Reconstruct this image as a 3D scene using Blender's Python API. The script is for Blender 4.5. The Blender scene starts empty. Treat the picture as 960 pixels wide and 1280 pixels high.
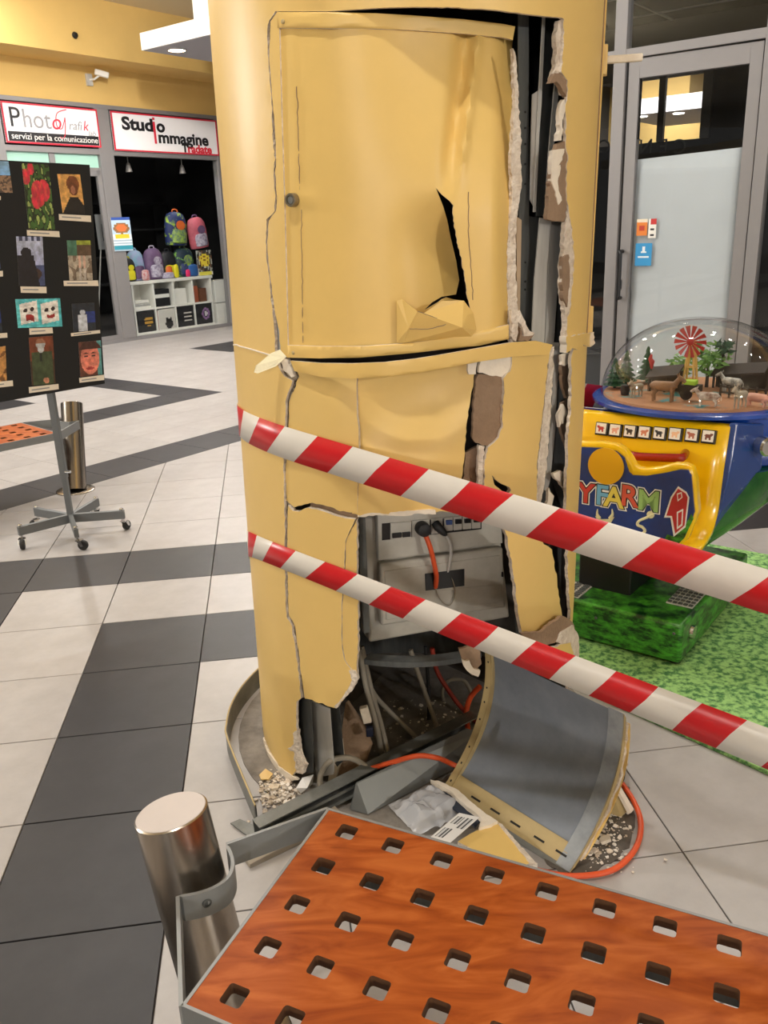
import bpy, bmesh, math, random
import numpy as np
from mathutils import Vector, Matrix, noise
from mathutils.geometry import delaunay_2d_cdt
random.seed(7)
SC = bpy.context.scene
COL = SC.collection
PI = math.pi
rad = math.radians

# ------------------------------------------------------------------ camera
FPX, PITCH, ROLL, CAMH = 1068.0, rad(18.5), rad(-2.2), 1.614
_fw = Vector((0, math.cos(PITCH), -math.sin(PITCH)))
_up0 = Vector((0, math.sin(PITCH), math.cos(PITCH)))
_x0 = Vector((1, 0, 0))
_rt = _x0 * math.cos(ROLL) + _up0 * math.sin(ROLL)
_up = -_x0 * math.sin(ROLL) + _up0 * math.cos(ROLL)
EYE = Vector((0, 0, CAMH))
cd = bpy.data.cameras.new('camera')
cam = bpy.data.objects.new('camera', cd)
COL.objects.link(cam)
cd.sensor_fit = 'VERTICAL'
cd.sensor_height = 36.0
cd.lens = FPX / 1280.0 * 36.0
cd.clip_start = 0.05
cd.clip_end = 100
M = Matrix.Identity(4)
for i, ax in enumerate((_rt, _up, -_fw)):
    for k in range(3):
        M[k][i] = ax[k]
M.translation = EYE
cam.matrix_world = M
SC.camera = cam

# ------------------------------------------------------------------ world, exposure, lamps
w = bpy.data.worlds.new('world')
SC.world = w
w.use_nodes = True
w.node_tree.nodes['Background'].inputs[0].default_value = (1.0, 0.96, 0.92, 1)
w.node_tree.nodes['Background'].inputs[1].default_value = 0.17
SC.view_settings.view_transform = 'Standard'
SC.view_settings.look = 'None'
SC.view_settings.gamma = 1.0
SC.view_settings.exposure = -0.1
CEIL = 4.7


def lamp(x, y, z, power, size=0.22, color=(1.0, 0.97, 0.93), name='downlight'):
    d = bpy.data.lights.new(name, 'AREA')
    d.shape = 'DISK'
    d.size = size
    d.energy = power
    d.color = color
    o = bpy.data.objects.new(name, d)
    o.location = (x, y, z)
    COL.objects.link(o)
    return o


# rows of recessed ceiling downlights
for (x, y, p) in [(-0.70, 0.95, 62.5), (-4.6, 5.6, 50), (-2.0, 5.4, 88), (1.4, 4.9, 60), (-6.2, 9.0, 64), (-3.6, 9.2, 84), (-1.0, 9.4, 90),
                  (3.2, 4.6, 50), (4.6, 3.4, 30), (0.6, 8.2, 70), (-5.6, 11.0, 110), (-7.4, 11.4, 90)]:
    for dx, dy in ((0, 0), (1.1, .25), (-.5, 1.0)) if p != 62.5 else ((0, 0),):
        lamp(x + dx, y + dy, CEIL - 0.02, p / (3 if p != 62.5 else 1), .16)
# added unseen fill lights, mostly behind the camera, that brighten the column
for (x, y, p) in [(-5.0, -8.6, 360), (-2.2, -9.0, 760), (2.4, -9.2, 200), (6.0, -4.4, 620), (-6.2, 4.1, 560)]:
    d = bpy.data.lights.new('added_fill', 'POINT')
    d.energy = p
    d.shadow_soft_size = .16
    d.color = (1.0, 0.97, 0.93)
    o = bpy.data.objects.new('added_fill', d)
    o.location = (x, y, 2.9)
    COL.objects.link(o)



# ------------------------------------------------------------------ pixel rays to places in the world


def ray(px, py):
    return _fw + _rt * ((px - 480.0) / FPX) - _up * ((py - 640.0) / FPX)


def G(px, py, z=0.0):
    d = ray(px, py)
    return EYE + d * ((z - CAMH) / d.z)


def AT(px, py, Y):
    d = ray(px, py)
    return EYE + d * (Y / d.y)


def PL(px, py, p0, n):
    d = ray(px, py)
    return EYE + d * ((Vector(p0) - EYE).dot(Vector(n)) / d.dot(Vector(n)))


def pix(P):
    v = Vector(P) - EYE
    f = v.dot(_fw)
    return 480 + FPX * v.dot(_rt) / f, 640 - FPX * v.dot(_up) / f


CR = 0.515


def CC(z):
    return 0.076 + 0.0155 * z, 2.57


def cyl(px, py, dr=0.0):
    """point where the pixel's ray meets the column surface (radius CR+dr)"""
    d = ray(px, py)
    r = CR + dr
    z = 1.0
    for _ in range(4):
        cx, cy = CC(z)
        a = d.x * d.x + d.y * d.y
        b = -2 * (d.x * cx + d.y * cy)
        c = cx * cx + cy * cy - r * r
        D = max(0.0, b * b - 4 * a * c)
        t = (-b - math.sqrt(D)) / (2 * a)
        z = CAMH + d.z * t
    return EYE + d * t


def tz(px, py):
    P = cyl(px, py)
    cx, cy = CC(P.z)
    return math.degrees(math.atan2(P.x - cx, -(P.y - cy))), P.z


def onc(th, z, dr=0.0):
    cx, cy = CC(z)
    t = rad(th)
    return Vector((cx + (CR + dr) * math.sin(t), cy - (CR + dr) * math.cos(t), z))


def nrm(th):
    t = rad(th)
    return Vector((math.sin(t), -math.cos(t), 0))


# ------------------------------------------------------------------ materials
def srgb(c):
    return tuple((x / 12.92 if x <= 0.04045 else ((x + 0.055) / 1.055) ** 2.4) for x in [v / 255.0 for v in c])


def mat(name, rgb, rough=0.6, metal=0.0, var=0.0, scale=8.0, bump=0.0, bscale=60.0, stretch=None, spec=0.5, dark=None,
        rand=0.0, trans=0.0, coat=0.0, lin=False, ramp=(0.32, 0.68)):
    m = bpy.data.materials.new(name)
    m.use_nodes = True
    nt = m.node_tree
    b = nt.nodes['Principled BSDF']
    c = rgb if lin else srgb(rgb)
    b.inputs['Base Color'].default_value = (*c, 1)
    b.inputs['Roughness'].default_value = rough
    b.inputs['Metallic'].default_value = metal
    b.inputs['Specular IOR Level'].default_value = spec
    if coat:
        b.inputs['Coat Weight'].default_value = coat
        b.inputs['Coat Roughness'].default_value = 0.08
    if trans:
        b.inputs['Transmission Weight'].default_value = trans
    tc = nt.nodes.new('ShaderNodeTexCoord')
    mp = nt.nodes.new('ShaderNodeMapping')
    nt.links.new(tc.outputs['Object'], mp.inputs[0])
    if stretch:
        mp.inputs['Scale'].default_value = stretch
    last = None
    if var or dark:
        n = nt.nodes.new('ShaderNodeTexNoise')
        n.inputs['Scale'].default_value = scale
        n.inputs['Detail'].default_value = 6
        n.inputs['Roughness'].default_value = 0.65
        nt.links.new(mp.outputs[0], n.inputs['Vector'])
        r = nt.nodes.new('ShaderNodeValToRGB')
        r.color_ramp.elements[0].position = ramp[0]
        r.color_ramp.elements[1].position = ramp[1]
        d = srgb(dark) if dark else tuple(x * (1 - var) for x in c)
        l = c if dark else tuple(min(1, x * (1 + var)) for x in c)
        r.color_ramp.elements[0].color = (*d, 1)
        r.color_ramp.elements[1].color = (*l, 1)
        nt.links.new(n.outputs[0], r.inputs[0])
        last = r.outputs[0]
        nt.links.new(last, b.inputs['Base Color'])
    if rand:
        oi = nt.nodes.new('ShaderNodeObjectInfo')
        hs = nt.nodes.new('ShaderNodeHueSaturation')
        mr = nt.nodes.new('ShaderNodeMapRange')
        mr.inputs['To Min'].default_value = 1 - rand
        mr.inputs['To Max'].default_value = 1 + rand
        nt.links.new(oi.outputs['Random'], mr.inputs[0])
        nt.links.new(mr.outputs[0], hs.inputs['Value'])
        if last:
            nt.links.new(last, hs.inputs['Color'])
        else:
            hs.inputs['Color'].default_value = (*c, 1)
        nt.links.new(hs.outputs[0], b.inputs['Base Color'])
    if bump:
        n2 = nt.nodes.new('ShaderNodeTexNoise')
        n2.inputs['Scale'].default_value = bscale
        n2.inputs['Detail'].default_value = 5
        nt.links.new(mp.outputs[0], n2.inputs['Vector'])
        bp = nt.nodes.new('ShaderNodeBump')
        bp.inputs['Strength'].default_value = bump
        bp.inputs['Distance'].default_value = 0.01
        nt.links.new(n2.outputs[0], bp.inputs['Height'])
        nt.links.new(bp.outputs[0], b.inputs['Normal'])
    return m


def emit(name, rgb, s):
    m = bpy.data.materials.new(name)
    m.use_nodes = True
    b = m.node_tree.nodes['Principled BSDF']
    b.inputs['Base Color'].default_value = (*srgb(rgb), 1)
    b.inputs['Emission Color'].default_value = (*srgb(rgb), 1)
    b.inputs['Emission Strength'].default_value = s
    return m


def glass(name, tint=(1, 1, 1), ior=1.45, rough=0.0, body=0.0, body_col=(1, 1, 1)):
    m = bpy.data.materials.new(name)
    m.use_nodes = True
    nt = m.node_tree
    nt.nodes.remove(nt.nodes['Principled BSDF'])
    out = [n for n in nt.nodes if n.type == 'OUTPUT_MATERIAL'][0]
    t = nt.nodes.new('ShaderNodeBsdfTransparent')
    t.inputs[0].default_value = (*tint, 1)
    g = nt.nodes.new('ShaderNodeBsdfGlossy')
    g.inputs['Roughness'].default_value = rough
    f = nt.nodes.new('ShaderNodeFresnel')
    ge = nt.nodes.new('ShaderNodeNewGeometry')
    mr = nt.nodes.new('ShaderNodeMapRange')
    mr.inputs['To Min'].default_value = ior
    mr.inputs['To Max'].default_value = 1.0 / ior
    nt.links.new(ge.outputs['Backfacing'], mr.inputs[0])
    nt.links.new(mr.outputs[0], f.inputs[0])
    mx = nt.nodes.new('ShaderNodeMixShader')
    nt.links.new(f.outputs[0], mx.inputs[0])
    src = t
    if body:
        d = nt.nodes.new('ShaderNodeBsdfDiffuse')
        d.inputs[0].default_value = (*body_col, 1)
        m2 = nt.nodes.new('ShaderNodeMixShader')
        m2.inputs[0].default_value = body
        nt.links.new(t.outputs[0], m2.inputs[1])
        nt.links.new(d.outputs[0], m2.inputs[2])
        src = m2
    nt.links.new(src.outputs[0], mx.inputs[1])
    nt.links.new(g.outputs[0], mx.inputs[2])
    nt.links.new(mx.outputs[0], out.inputs[0])
    return m


def vcol_mat(name, rough=0.5, coat=0.0):
    m = bpy.data.materials.new(name)
    m.use_nodes = True
    nt = m.node_tree
    b = nt.nodes['Principled BSDF']
    b.inputs['Roughness'].default_value = rough
    b.inputs['Coat Weight'].default_value = coat
    a = nt.nodes.new('ShaderNodeVertexColor')
    a.layer_name = 'Print'
    nt.links.new(a.outputs[0], b.inputs['Base Color'])
    return m


YEL = mat('yellow_paint', (232, 196, 119), 0.42, var=0.03, scale=3, bump=0.06, bscale=25)
YELM = mat('yellow_painted_steel', (231, 194, 114), 0.40, var=0.035, scale=4, bump=0.03, bscale=14)
YELFAR = mat('yellow_wall_paint', (226, 189, 114), 0.7, var=0.03, scale=2)
GYP = mat('gypsum_core', (240, 228, 212), 0.95, dark=(204, 186, 166), scale=40, bump=0.9, bscale=90)
WHITEPAP = mat('white_torn_paper', (236, 224, 206), 0.9, var=0.05, scale=30, bump=0.4, bscale=50)
BROWN = mat('brown_board_paper', (150, 124, 100), 0.9, var=0.12, scale=20, bump=0.3, bscale=120)
GALV = mat('galvanised_steel', (214, 212, 206), 0.45, 0.15, dark=(176, 174, 170), scale=14, stretch=(1, 1, 0.15))
STEELD = mat('dark_dusty_steel', (104, 106, 104), 0.55, 0.35, dark=(68, 70, 70), scale=12, stretch=(1, 1, 0.2))
GREYMET = mat('grey_profile', (134, 135, 131), 0.5, 0.35, dark=(104, 105, 101), scale=9)
PANELIN = mat('grey_panel_back', (140, 147, 158), 0.45, 0.2, dark=(114, 121, 131), scale=4.5, bump=0.05, bscale=8)
BEIGEFR = mat('beige_primer', (186, 164, 116), 0.55, var=0.08, scale=12)
INOX = mat('brushed_inox', (168, 158, 146), 0.24, 1.0, var=0.06, scale=6, stretch=(30, 30, 1))
INOXTOP = mat('brushed_inox_top', (196, 187, 182), 0.55, 0.45, var=0.03, scale=10)
BRACK = mat('grey_painted_bracket', (142, 144, 144), 0.45, 0.35, var=0.03, scale=10)
CHROME = mat('chrome', (210, 210, 210), 0.15, 1.0)
TILEW = mat('light_floor_tile', (175, 171, 169), 0.34, dark=(160, 155, 153), scale=5, rand=0.035, bump=0.02, bscale=20)
TILED = mat('dark_floor_tile', (56, 55, 58), 0.4, spec=0.3, dark=(47, 46, 49), scale=5, rand=0.05, bump=0.02, bscale=20)
GROUT = mat('grout', (120, 112, 106), 0.9)
DUSTY = mat('grey_dust', (118, 110, 102), 0.9, dark=(80, 75, 70), scale=16)
SCREED = mat('dusty_screed', (160, 153, 145), 0.85, dark=(112, 106, 100), scale=9, bump=0.4, bscale=30)
CEILM = mat('ceiling_paint', (222, 206, 170), 0.85)
ALU = mat('grey_aluminium_frame', (140, 137, 137), 0.45, 0.25, var=0.02)
ALUD = mat('dark_grey_aluminium', (104, 100, 98), 0.5, 0.25)  # plain darker grey metal, used for the ceiling vent
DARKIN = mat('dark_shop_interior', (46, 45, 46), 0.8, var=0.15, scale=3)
BLACK = mat('black_plastic', (22, 22, 24), 0.35)
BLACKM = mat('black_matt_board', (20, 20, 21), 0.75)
WHITE = mat('white_laminate', (232, 230, 222), 0.5)
WHITEG = mat('white_gloss_sign', (244, 242, 244), 0.4)
REDLINE = mat('red_sign_border', (205, 40, 62), 0.5)
INKBLACK = mat('black_lettering', (24, 22, 26), 0.5)
INKGREY = mat('grey_lettering', (150, 148, 150), 0.5)
INKRED = mat('red_lettering', (216, 40, 62), 0.5)
INKWHITE = mat('white_lettering', (235, 232, 228), 0.5)
TAPER = mat('red_tape_plastic', (204, 28, 34), 0.32, spec=0.5, var=0.03, scale=10, bump=0.05, bscale=12)
TAPEW = mat('white_tape_plastic', (226, 220, 210), 0.32, var=0.02, scale=10, bump=0.05, bscale=12)
ORANGE = mat('orange_cable', (222, 86, 40), 0.42)
REDCAB = mat('dull_red_cable', (150, 50, 34), 0.5)
CABGREY = mat('grey_conduit', (150, 142, 128), 0.6)
BOXGREY = mat('grey_fuse_box_plastic', (196, 192, 182), 0.42, dark=(172, 167, 156), scale=7)
RUBBER = mat('black_rubber', (28, 27, 28), 0.6)
MINT = glass('mint_frosted_pane', (0.55, 0.8, 0.7), body=0.75, body_col=srgb((188, 232, 216)), rough=0.3)
PANE = glass('shop_glass', (0.95, 0.96, 0.96), 1.45)
DOME = glass('dome_acrylic', (0.93, 0.94, 0.93), 1.48)
RIDEY = mat('ride_yellow_gelcoat', (250, 200, 10), 0.22, coat=0.6)
RIDEB = mat('ride_blue_gelcoat', (16, 78, 182), 0.2, coat=0.7, dark=(14, 58, 140), scale=3)
RIDER = mat('ride_red_handle', (158, 26, 24), 0.2, coat=0.6)
MATG = mat('grass_print_mat', (156, 204, 122), 0.75, dark=(62, 116, 62), scale=44, ramp=(.40, .56), bump=0.3, bscale=60, stretch=(1, 1.0, 1))
BAG = glass('clear_plastic_bag', (0.88, 0.89, 0.9), 1.35, rough=0.2, body=0.58, body_col=(0.74, 0.75, 0.79))
PAPERW = mat('wall_covering_paper', (212, 217, 222), 0.85, var=0.025, scale=4, bump=0.15, bscale=6)
PRINT = vcol_mat('printed_picture', 0.45)
DISC_ON = emit('lit_downlight', (255, 244, 225), 14.0)


def grass_mat():
    m = mat('painted_grass', (74, 158, 46), 0.35, dark=(8, 46, 18), scale=17, ramp=(.40, .62), stretch=(1, 1, 2.5), coat=0.35)
    return m


GRASS = grass_mat()


def wood_mat():
    m = bpy.data.materials.new('varnished_plywood')
    m.use_nodes = True
    nt = m.node_tree
    b = nt.nodes['Principled BSDF']
    b.inputs['Roughness'].default_value = 0.42
    b.inputs['Specular IOR Level'].default_value = 0.16
    tc = nt.nodes.new('ShaderNodeTexCoord')
    mp = nt.nodes.new('ShaderNodeMapping')
    mp.inputs['Rotation'].default_value = (0, 0, rad(26))
    mp.inputs['Scale'].default_value = (1.3, 5.0, 3)
    n = nt.nodes.new('ShaderNodeTexNoise')
    n.inputs['Scale'].default_value = 3.2
    n.inputs['Detail'].default_value = 8
    n.inputs['Distortion'].default_value = 2.2
    r = nt.nodes.new('ShaderNodeValToRGB')
    e = r.color_ramp.elements
    e[0].position, e[0].color = 0.30, (*srgb((134, 58, 16)), 1)
    e[1].position, e[1].color = 0.72, (*srgb((184, 100, 44)), 1)
    x = e.new(0.5)
    x.color = (*srgb((162, 80, 28)), 1)
    nt.links.new(tc.outputs['Object'], mp.inputs[0])
    nt.links.new(mp.outputs[0], n.inputs['Vector'])
    nt.links.new(n.outputs[0], r.inputs[0])
    nt.links.new(r.outputs[0], b.inputs['Base Color'])
    return m


WOOD = wood_mat()
WOODEDGE = mat('plywood_cut_edge', (92, 58, 32), 0.7, var=0.15, scale=30, stretch=(1, 1, 8))

# ------------------------------------------------------------------ object helpers
WLOC = {}


def wl(p):
    return WLOC.get(p.name, Vector((0, 0, 0))) if p else Vector((0, 0, 0))


def tag(o, label=None, cat=None, group=None, kind=None):
    if label:
        o['label'] = label
    if cat:
        o['category'] = cat
    if group:
        o['group'] = group
    if kind:
        o['kind'] = kind
    return o


def thing(name, label, cat, loc=(0, 0, 0), group=None, kind=None):
    o = bpy.data.objects.new(name, None)
    o.empty_display_size = 0.05
    COL.objects.link(o)
    o.location = loc
    WLOC[o.name] = Vector(loc)
    return tag(o, label, cat, group, kind)


class MB:
    def __init__(s):
        s.v, s.f, s.m = [], [], []

    def add(s, verts, faces, mi=0):
        b = len(s.v)
        s.v += [Vector(v) for v in verts]
        s.f += [tuple(i + b for i in f) for f in faces]
        s.m += [mi] * len(faces) if isinstance(mi, int) else list(mi)
        return s

    def box(s, c, size, ax=None, mi=0):
        c = Vector(c)
        X, Y, Z = ax or (Vector((1, 0, 0)), Vector((0, 1, 0)), Vector((0, 0, 1)))
        hx, hy, hz = [d / 2 for d in size]
        vs = [c + X * (a * hx) + Y * (b * hy) + Z * (d * hz) for d in (-1, 1) for b in (-1, 1) for a in (-1, 1)]
        return s.add(vs, [(0, 2, 3, 1), (4, 5, 7, 6), (0, 1, 5, 4), (2, 6, 7, 3), (0, 4, 6, 2), (1, 3, 7, 5)], mi)

    def tube(s, path, r, n=8, mi=0, cap=True, up=None):
        path = [Vector(p) for p in path]
        rs = r if isinstance(r, (list, tuple)) else [r] * len(path)
        rings = []
        a = None
        for i, p in enumerate(path):
            t = (path[min(i + 1, len(path) - 1)] - path[max(i - 1, 0)]).normalized()
            if a is None:
                a = t.orthogonal()
            a = a - t * a.dot(t)
            if a.length < 1e-6:
                a = t.orthogonal()
            a.normalize()
            b = t.cross(a).normalized()
            rings.append([p + (a * math.cos(2 * PI * k / n) + b * math.sin(2 * PI * k / n)) * rs[i] for k in range(n)])
        vs = [q for rg in rings for q in rg]
        fs = []
        for i in range(len(path) - 1):
            for k in range(n):
                fs.append((i * n + k, i * n + (k + 1) % n, (i + 1) * n + (k + 1) % n, (i + 1) * n + k))
        if cap:
            fs.append(tuple(range(n))[::-1])
            fs.append(tuple((len(path) - 1) * n + k for k in range(n)))
        return s.add(vs, fs, mi)

    def lathe(s, prof, c=(0, 0, 0), n=32, mi=0, ax=None, cap=(True, True), sx=1.0, sy=1.0):
        c = Vector(c)
        X, Y, Z = ax or (Vector((1, 0, 0)), Vector((0, 1, 0)), Vector((0, 0, 1)))
        vs = [c + (X * (math.cos(2 * PI * k / n) * r * sx) + Y * (math.sin(2 * PI * k / n) * r * sy)) + Z * z for r, z in prof for k in range(n)]
        fs = []
        for i in range(len(prof) - 1):
            for k in range(n):
                fs.append((i * n + k, i * n + (k + 1) % n, (i + 1) * n + (k + 1) % n, (i + 1) * n + k))
        if cap[0] and prof[0][0] > 1e-5:
            fs.append(tuple(range(n))[::-1])
        if cap[1] and prof[-1][0] > 1e-5:
            fs.append(tuple((len(prof) - 1) * n + k for k in range(n)))
        return s.add(vs, fs, mi)

    def prism(s, pts, d, mi=0, side=None):
        """extrude a closed 3D outline by vector d"""
        n = len(pts)
        pts = [Vector(p) for p in pts]
        vs = pts + [p + Vector(d) for p in pts]
        fs = [tuple(range(n))[::-1], tuple(range(n, 2 * n))]
        fs += [(i, (i + 1) % n, n + (i + 1) % n, n + i) for i in range(n)]
        side = mi if side is None else side
        return s.add(vs, fs, [mi, mi] + [side] * n)

    def build(s, name, mats, parent=None, smooth=35, bevel=0.0, recalc=True, world=True, bseg=2):
        me = bpy.data.meshes.new(name)
        off = wl(parent) if world else Vector((0, 0, 0))
        me.from_pydata([v - off for v in s.v], [], s.f)
        for m in (mats if isinstance(mats, (list, tuple)) else [mats]):
            me.materials.append(m)
        me.polygons.foreach_set('material_index', s.m)
        if recalc:
            bm = bmesh.new()
            bm.from_mesh(me)
            bmesh.ops.remove_doubles(bm, verts=bm.verts, dist=1e-6)
            bmesh.ops.recalc_face_normals(bm, faces=bm.faces)
            bm.to_mesh(me)
            bm.free()
        if smooth:
            me.polygons.foreach_set('use_smooth', [True] * len(me.polygons))
            me.set_sharp_from_angle(angle=rad(smooth))
        o = bpy.data.objects.new(name, me)
        COL.objects.link(o)
        if parent:
            o.parent = parent
        WLOC[o.name] = off.copy()
        if bevel:
            b = o.modifiers.new('bevel', 'BEVEL')
            b.width = bevel
            b.segments = bseg
            b.limit_method = 'ANGLE'
        return o


def spline(pts, n=6):
    """catmull-rom through points"""
    P = [Vector(p) for p in pts]
    out = []
    for i in range(len(P) - 1):
        p0, p1, p2, p3 = P[max(i - 1, 0)], P[i], P[i + 1], P[min(i + 2, len(P) - 1)]
        for k in range(n):
            t = k / n
            out.append(0.5 * ((2 * p1) + (p2 - p0) * t + (2 * p0 - 5 * p1 + 4 * p2 - p3) * t * t + (3 * p1 - p0 - 3 * p2 + p3) * t ** 3))
    out.append(P[-1])
    return out


def jag(pts, amp=1.2, seg=4.0, rng=None):
    """open 2D path -> same path with a ragged, torn line"""
    rng = rng or random
    out = []
    for (a, b) in zip(pts[:-1], pts[1:]):
        L = math.hypot(b[0] - a[0], b[1] - a[1])
        n = max(1, int(L / seg))
        for k in range(n):
            t = k / n
            j = amp if k or True else 0
            nx, ny = -(b[1] - a[1]) / max(L, 1e-9), (b[0] - a[0]) / max(L, 1e-9)
            d = rng.uniform(-j, j)
            out.append((a[0] + (b[0] - a[0]) * t + nx * d, a[1] + (b[1] - a[1]) * t + ny * d))
    out.append(pts[-1])
    return out


def inpoly(P, poly):
    x, y = P[:, 0], P[:, 1]
    c = np.zeros(len(P), bool)
    n = len(poly)
    for i in range(n):
        x1, y1 = poly[i]
        x2, y2 = poly[(i + 1) % n]
        if y1 == y2:
            continue
        cond = ((y1 > y) != (y2 > y)) & (x < (x2 - x1) * (y - y1) / (y2 - y1) + x1)
        c ^= cond
    return c


def tri2d(outline, holes=(), step=(10, 10)):
    loops = [list(outline)] + [list(h) for h in holes]
    vs, es = [], []
    for lp in loops:
        b = len(vs)
        vs += lp
        es += [(b + i, b + (i + 1) % len(lp)) for i in range(len(lp))]
    o = np.array(outline)
    lo, hi = o.min(0), o.max(0)
    gx = np.arange(lo[0] + step[0] / 2, hi[0], step[0])
    gy = np.arange(lo[1] + step[1] / 2, hi[1], step[1])
    if len(gx) and len(gy):
        g = np.array([(x, y) for x in gx for y in gy])
        k = inpoly(g, outline)
        for h in holes:
            k &= ~inpoly(g, h)
        vs += [tuple(p) for p in g[k]]
    rv, re_, rf, *_ = delaunay_2d_cdt([Vector(v) for v in vs], es, [], 0, 1e-7)
    P = np.array([(v.x, v.y) for v in rv])
    F = [tuple(f) for f in rf]
    cen = np.array([P[list(f)].mean(0) for f in F])
    k = inpoly(cen, outline)
    for h in holes:
        k &= ~inpoly(cen, h)
    F = [f for f, q in zip(F, k) if q]
    return P, F


def slab(mb, outline, fmap, fback, holes=(), step=(10, 10), mi=(0, 1, 2)):
    """triangulated slab: front face fmap(p), back face fback(p, front)"""
    P, F = tri2d(outline, holes, step)
    used = sorted({i for f in F for i in f})
    ix = {v: k for k, v in enumerate(used)}
    front = [fmap(P[i][0], P[i][1]) for i in used]
    back = [fback(P[i][0], P[i][1], fr) for i, fr in zip(used, front)]
    n = len(used)
    cnt = {}
    fs, ms = [], []
    for f in F:
        f = tuple(ix[i] for i in f)
        fs.append(f)
        ms.append(mi[0])
        fs.append(tuple(i + n for i in f[::-1]))
        ms.append(mi[1])
        for a, b in zip(f, f[1:] + f[:1]):
            cnt[(a, b)] = 1
    for (a, b) in list(cnt):
        if (b, a) not in cnt:
            fs.append((b, a, a + n, b + n))
            ms.append(mi[2])
    mb.add(front + back, fs, ms)
    return mb


def sheet(name, outline, mats, parent, dr=0.0, t=0.012, holes=(), step=(9, 9), smooth=40):
    """a piece of the column's skin: pixel outline laid onto the column cylinder, with its own depth and thickness"""
    f = dr if callable(dr) else (lambda x, y: dr)

    def fm(x, y):
        return cyl(x, y, f(x, y))

    def fb(x, y, P):
        cx, cy = CC(P.z)
        v = Vector((P.x - cx, P.y - cy, 0)).normalized()
        return P - v * t
    mb = slab(MB(), outline, fm, fb, holes, step)
    if not isinstance(mats, (list, tuple)):
        mats = [mats, mats, mats]
    return mb.build(name, mats, parent, smooth=smooth)


def text(name, body, size, loc, ex, ey, m, parent, extrude=0.002, bold=0.0, align='LEFT', shear=0.0, sx=1.0, spacing=1.0):
    """flat lettering standing on a plane: ex reading direction, ey up"""
    cu = bpy.data.curves.new(name, 'FONT')
    cu.body = body
    cu.size = size
    cu.extrude = extrude
    cu.offset = bold
    cu.align_x = align
    cu.shear = shear
    cu.space_character = spacing
    cu.resolution_u = 4
    cu.materials.append(m)
    tmp = bpy.data.objects.new(name, cu)
    COL.objects.link(tmp)
    me = bpy.data.meshes.new_from_object(tmp.evaluated_get(bpy.context.evaluated_depsgraph_get()))
    bpy.data.objects.remove(tmp)
    bpy.data.curves.remove(cu)
    o = bpy.data.objects.new(name, me)
    COL.objects.link(o)
    ex = Vector(ex).normalized()
    ey = Vector(ey).normalized()
    ez = ex.cross(ey)
    R = Matrix((ex * sx, ey, ez)).transposed().to_4x4()
    R.translation = Vector(loc) - wl(parent)
    if parent:
        o.parent = parent
    o.matrix_local = R
    return o


def printed(name, p0, ex, ey, nx, ny, fn, parent, mats=None, thick=0.0, em=(0.2, 0.2, 0.2)):
    """a flat printed picture: colour per little face from fn(u, v) (u right, v up, 0..1)"""
    p0, ex, ey = Vector(p0), Vector(ex), Vector(ey)
    nz = ex.cross(ey).normalized()
    vs = [p0 + ex * (i / nx) + ey * (j / ny) for j in range(ny + 1) for i in range(nx + 1)]
    fs = [(j * (nx + 1) + i, j * (nx + 1) + i + 1, (j + 1) * (nx + 1) + i + 1, (j + 1) * (nx + 1) + i) for j in range(ny) for i in range(nx)]
    cols = [fn((i + .5) / nx, (j + .5) / ny) for j in range(ny) for i in range(nx)]
    if thick:
        b = len(vs)
        c = [p0, p0 + ex, p0 + ex + ey, p0 + ey]
        vs += [q for q in c] + [q - nz * thick for q in c]
        fs += [(b + 4, b + 7, b + 6, b + 5), (b, b + 4, b + 5, b + 1), (b + 1, b + 5, b + 6, b + 2), (b + 2, b + 6, b + 7, b + 3), (b + 3, b + 7, b + 4, b)]
        cols += [(225, 222, 215)] * 5
    mb = MB().add(vs, fs)
    o = mb.build(name, mats or PRINT, parent, smooth=0, recalc=False)
    ca = o.data.color_attributes.new('Print', 'FLOAT_COLOR', 'CORNER')
    data = []
    for p in o.data.polygons:
        c = srgb(cols[p.index])
        data += [c[0], c[1], c[2], 1.0] * p.loop_total
    ca.data.foreach_set('color', data)
    return o


def sm(x):
    x = min(1, max(0, x))
    return x * x * (3 - 2 * x)


def copy_tree(o, parent=None):
    c = o.copy()
    COL.objects.link(c)
    WLOC[c.name] = wl(o).copy()
    if parent:
        c.parent = parent
    for ch in list(o.children):
        copy_tree(ch, c)
    return c

# ================================================================== SETTING
T = 0.4512
ANG = rad(7.35)
A1 = Vector((math.cos(ANG), math.sin(ANG), 0)) * T
B1 = Vector((math.sin(ANG), -math.cos(ANG), 0)) * T
O1 = Vector((-1.3736, 4.3221, 0))
A2 = Vector((math.cos(ANG + PI / 4), math.sin(ANG + PI / 4), 0)) * T
B2 = Vector((math.sin(ANG + PI / 4), -math.cos(ANG + PI / 4), 0)) * T
O2 = O1 - A2 * 0.08 + B2 * 0.06
U = -A2.cross(Vector((0, 0, 1))).normalized()          # up-left along the rotated grid
U = Vector((-math.cos(rad(37.65)), math.sin(rad(37.65)), 0))
V = Vector((math.sin(rad(37.65)), math.cos(rad(37.65)), 0))

floor = MB().box((0, 4, -0.06), (44, 44, 0.1)).build('floor', GROUT, smooth=0)
tag(floor, kind='structure')


def g2(P):
    w_ = P - O2
    return w_.dot(A2) / T / T, w_.dot(B2) / T / T


def clip(poly, n, d):
    """keep the part of a polygon where p.n >= d"""
    out = []
    for a, b in zip(poly, poly[1:] + poly[:1]):
        da, db = a.dot(n) - d, b.dot(n) - d
        if da >= 0:
            out.append(a)
        if da * db < 0:
            out.append(a + (b - a) * (da / (da - db)))
    return out


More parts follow.
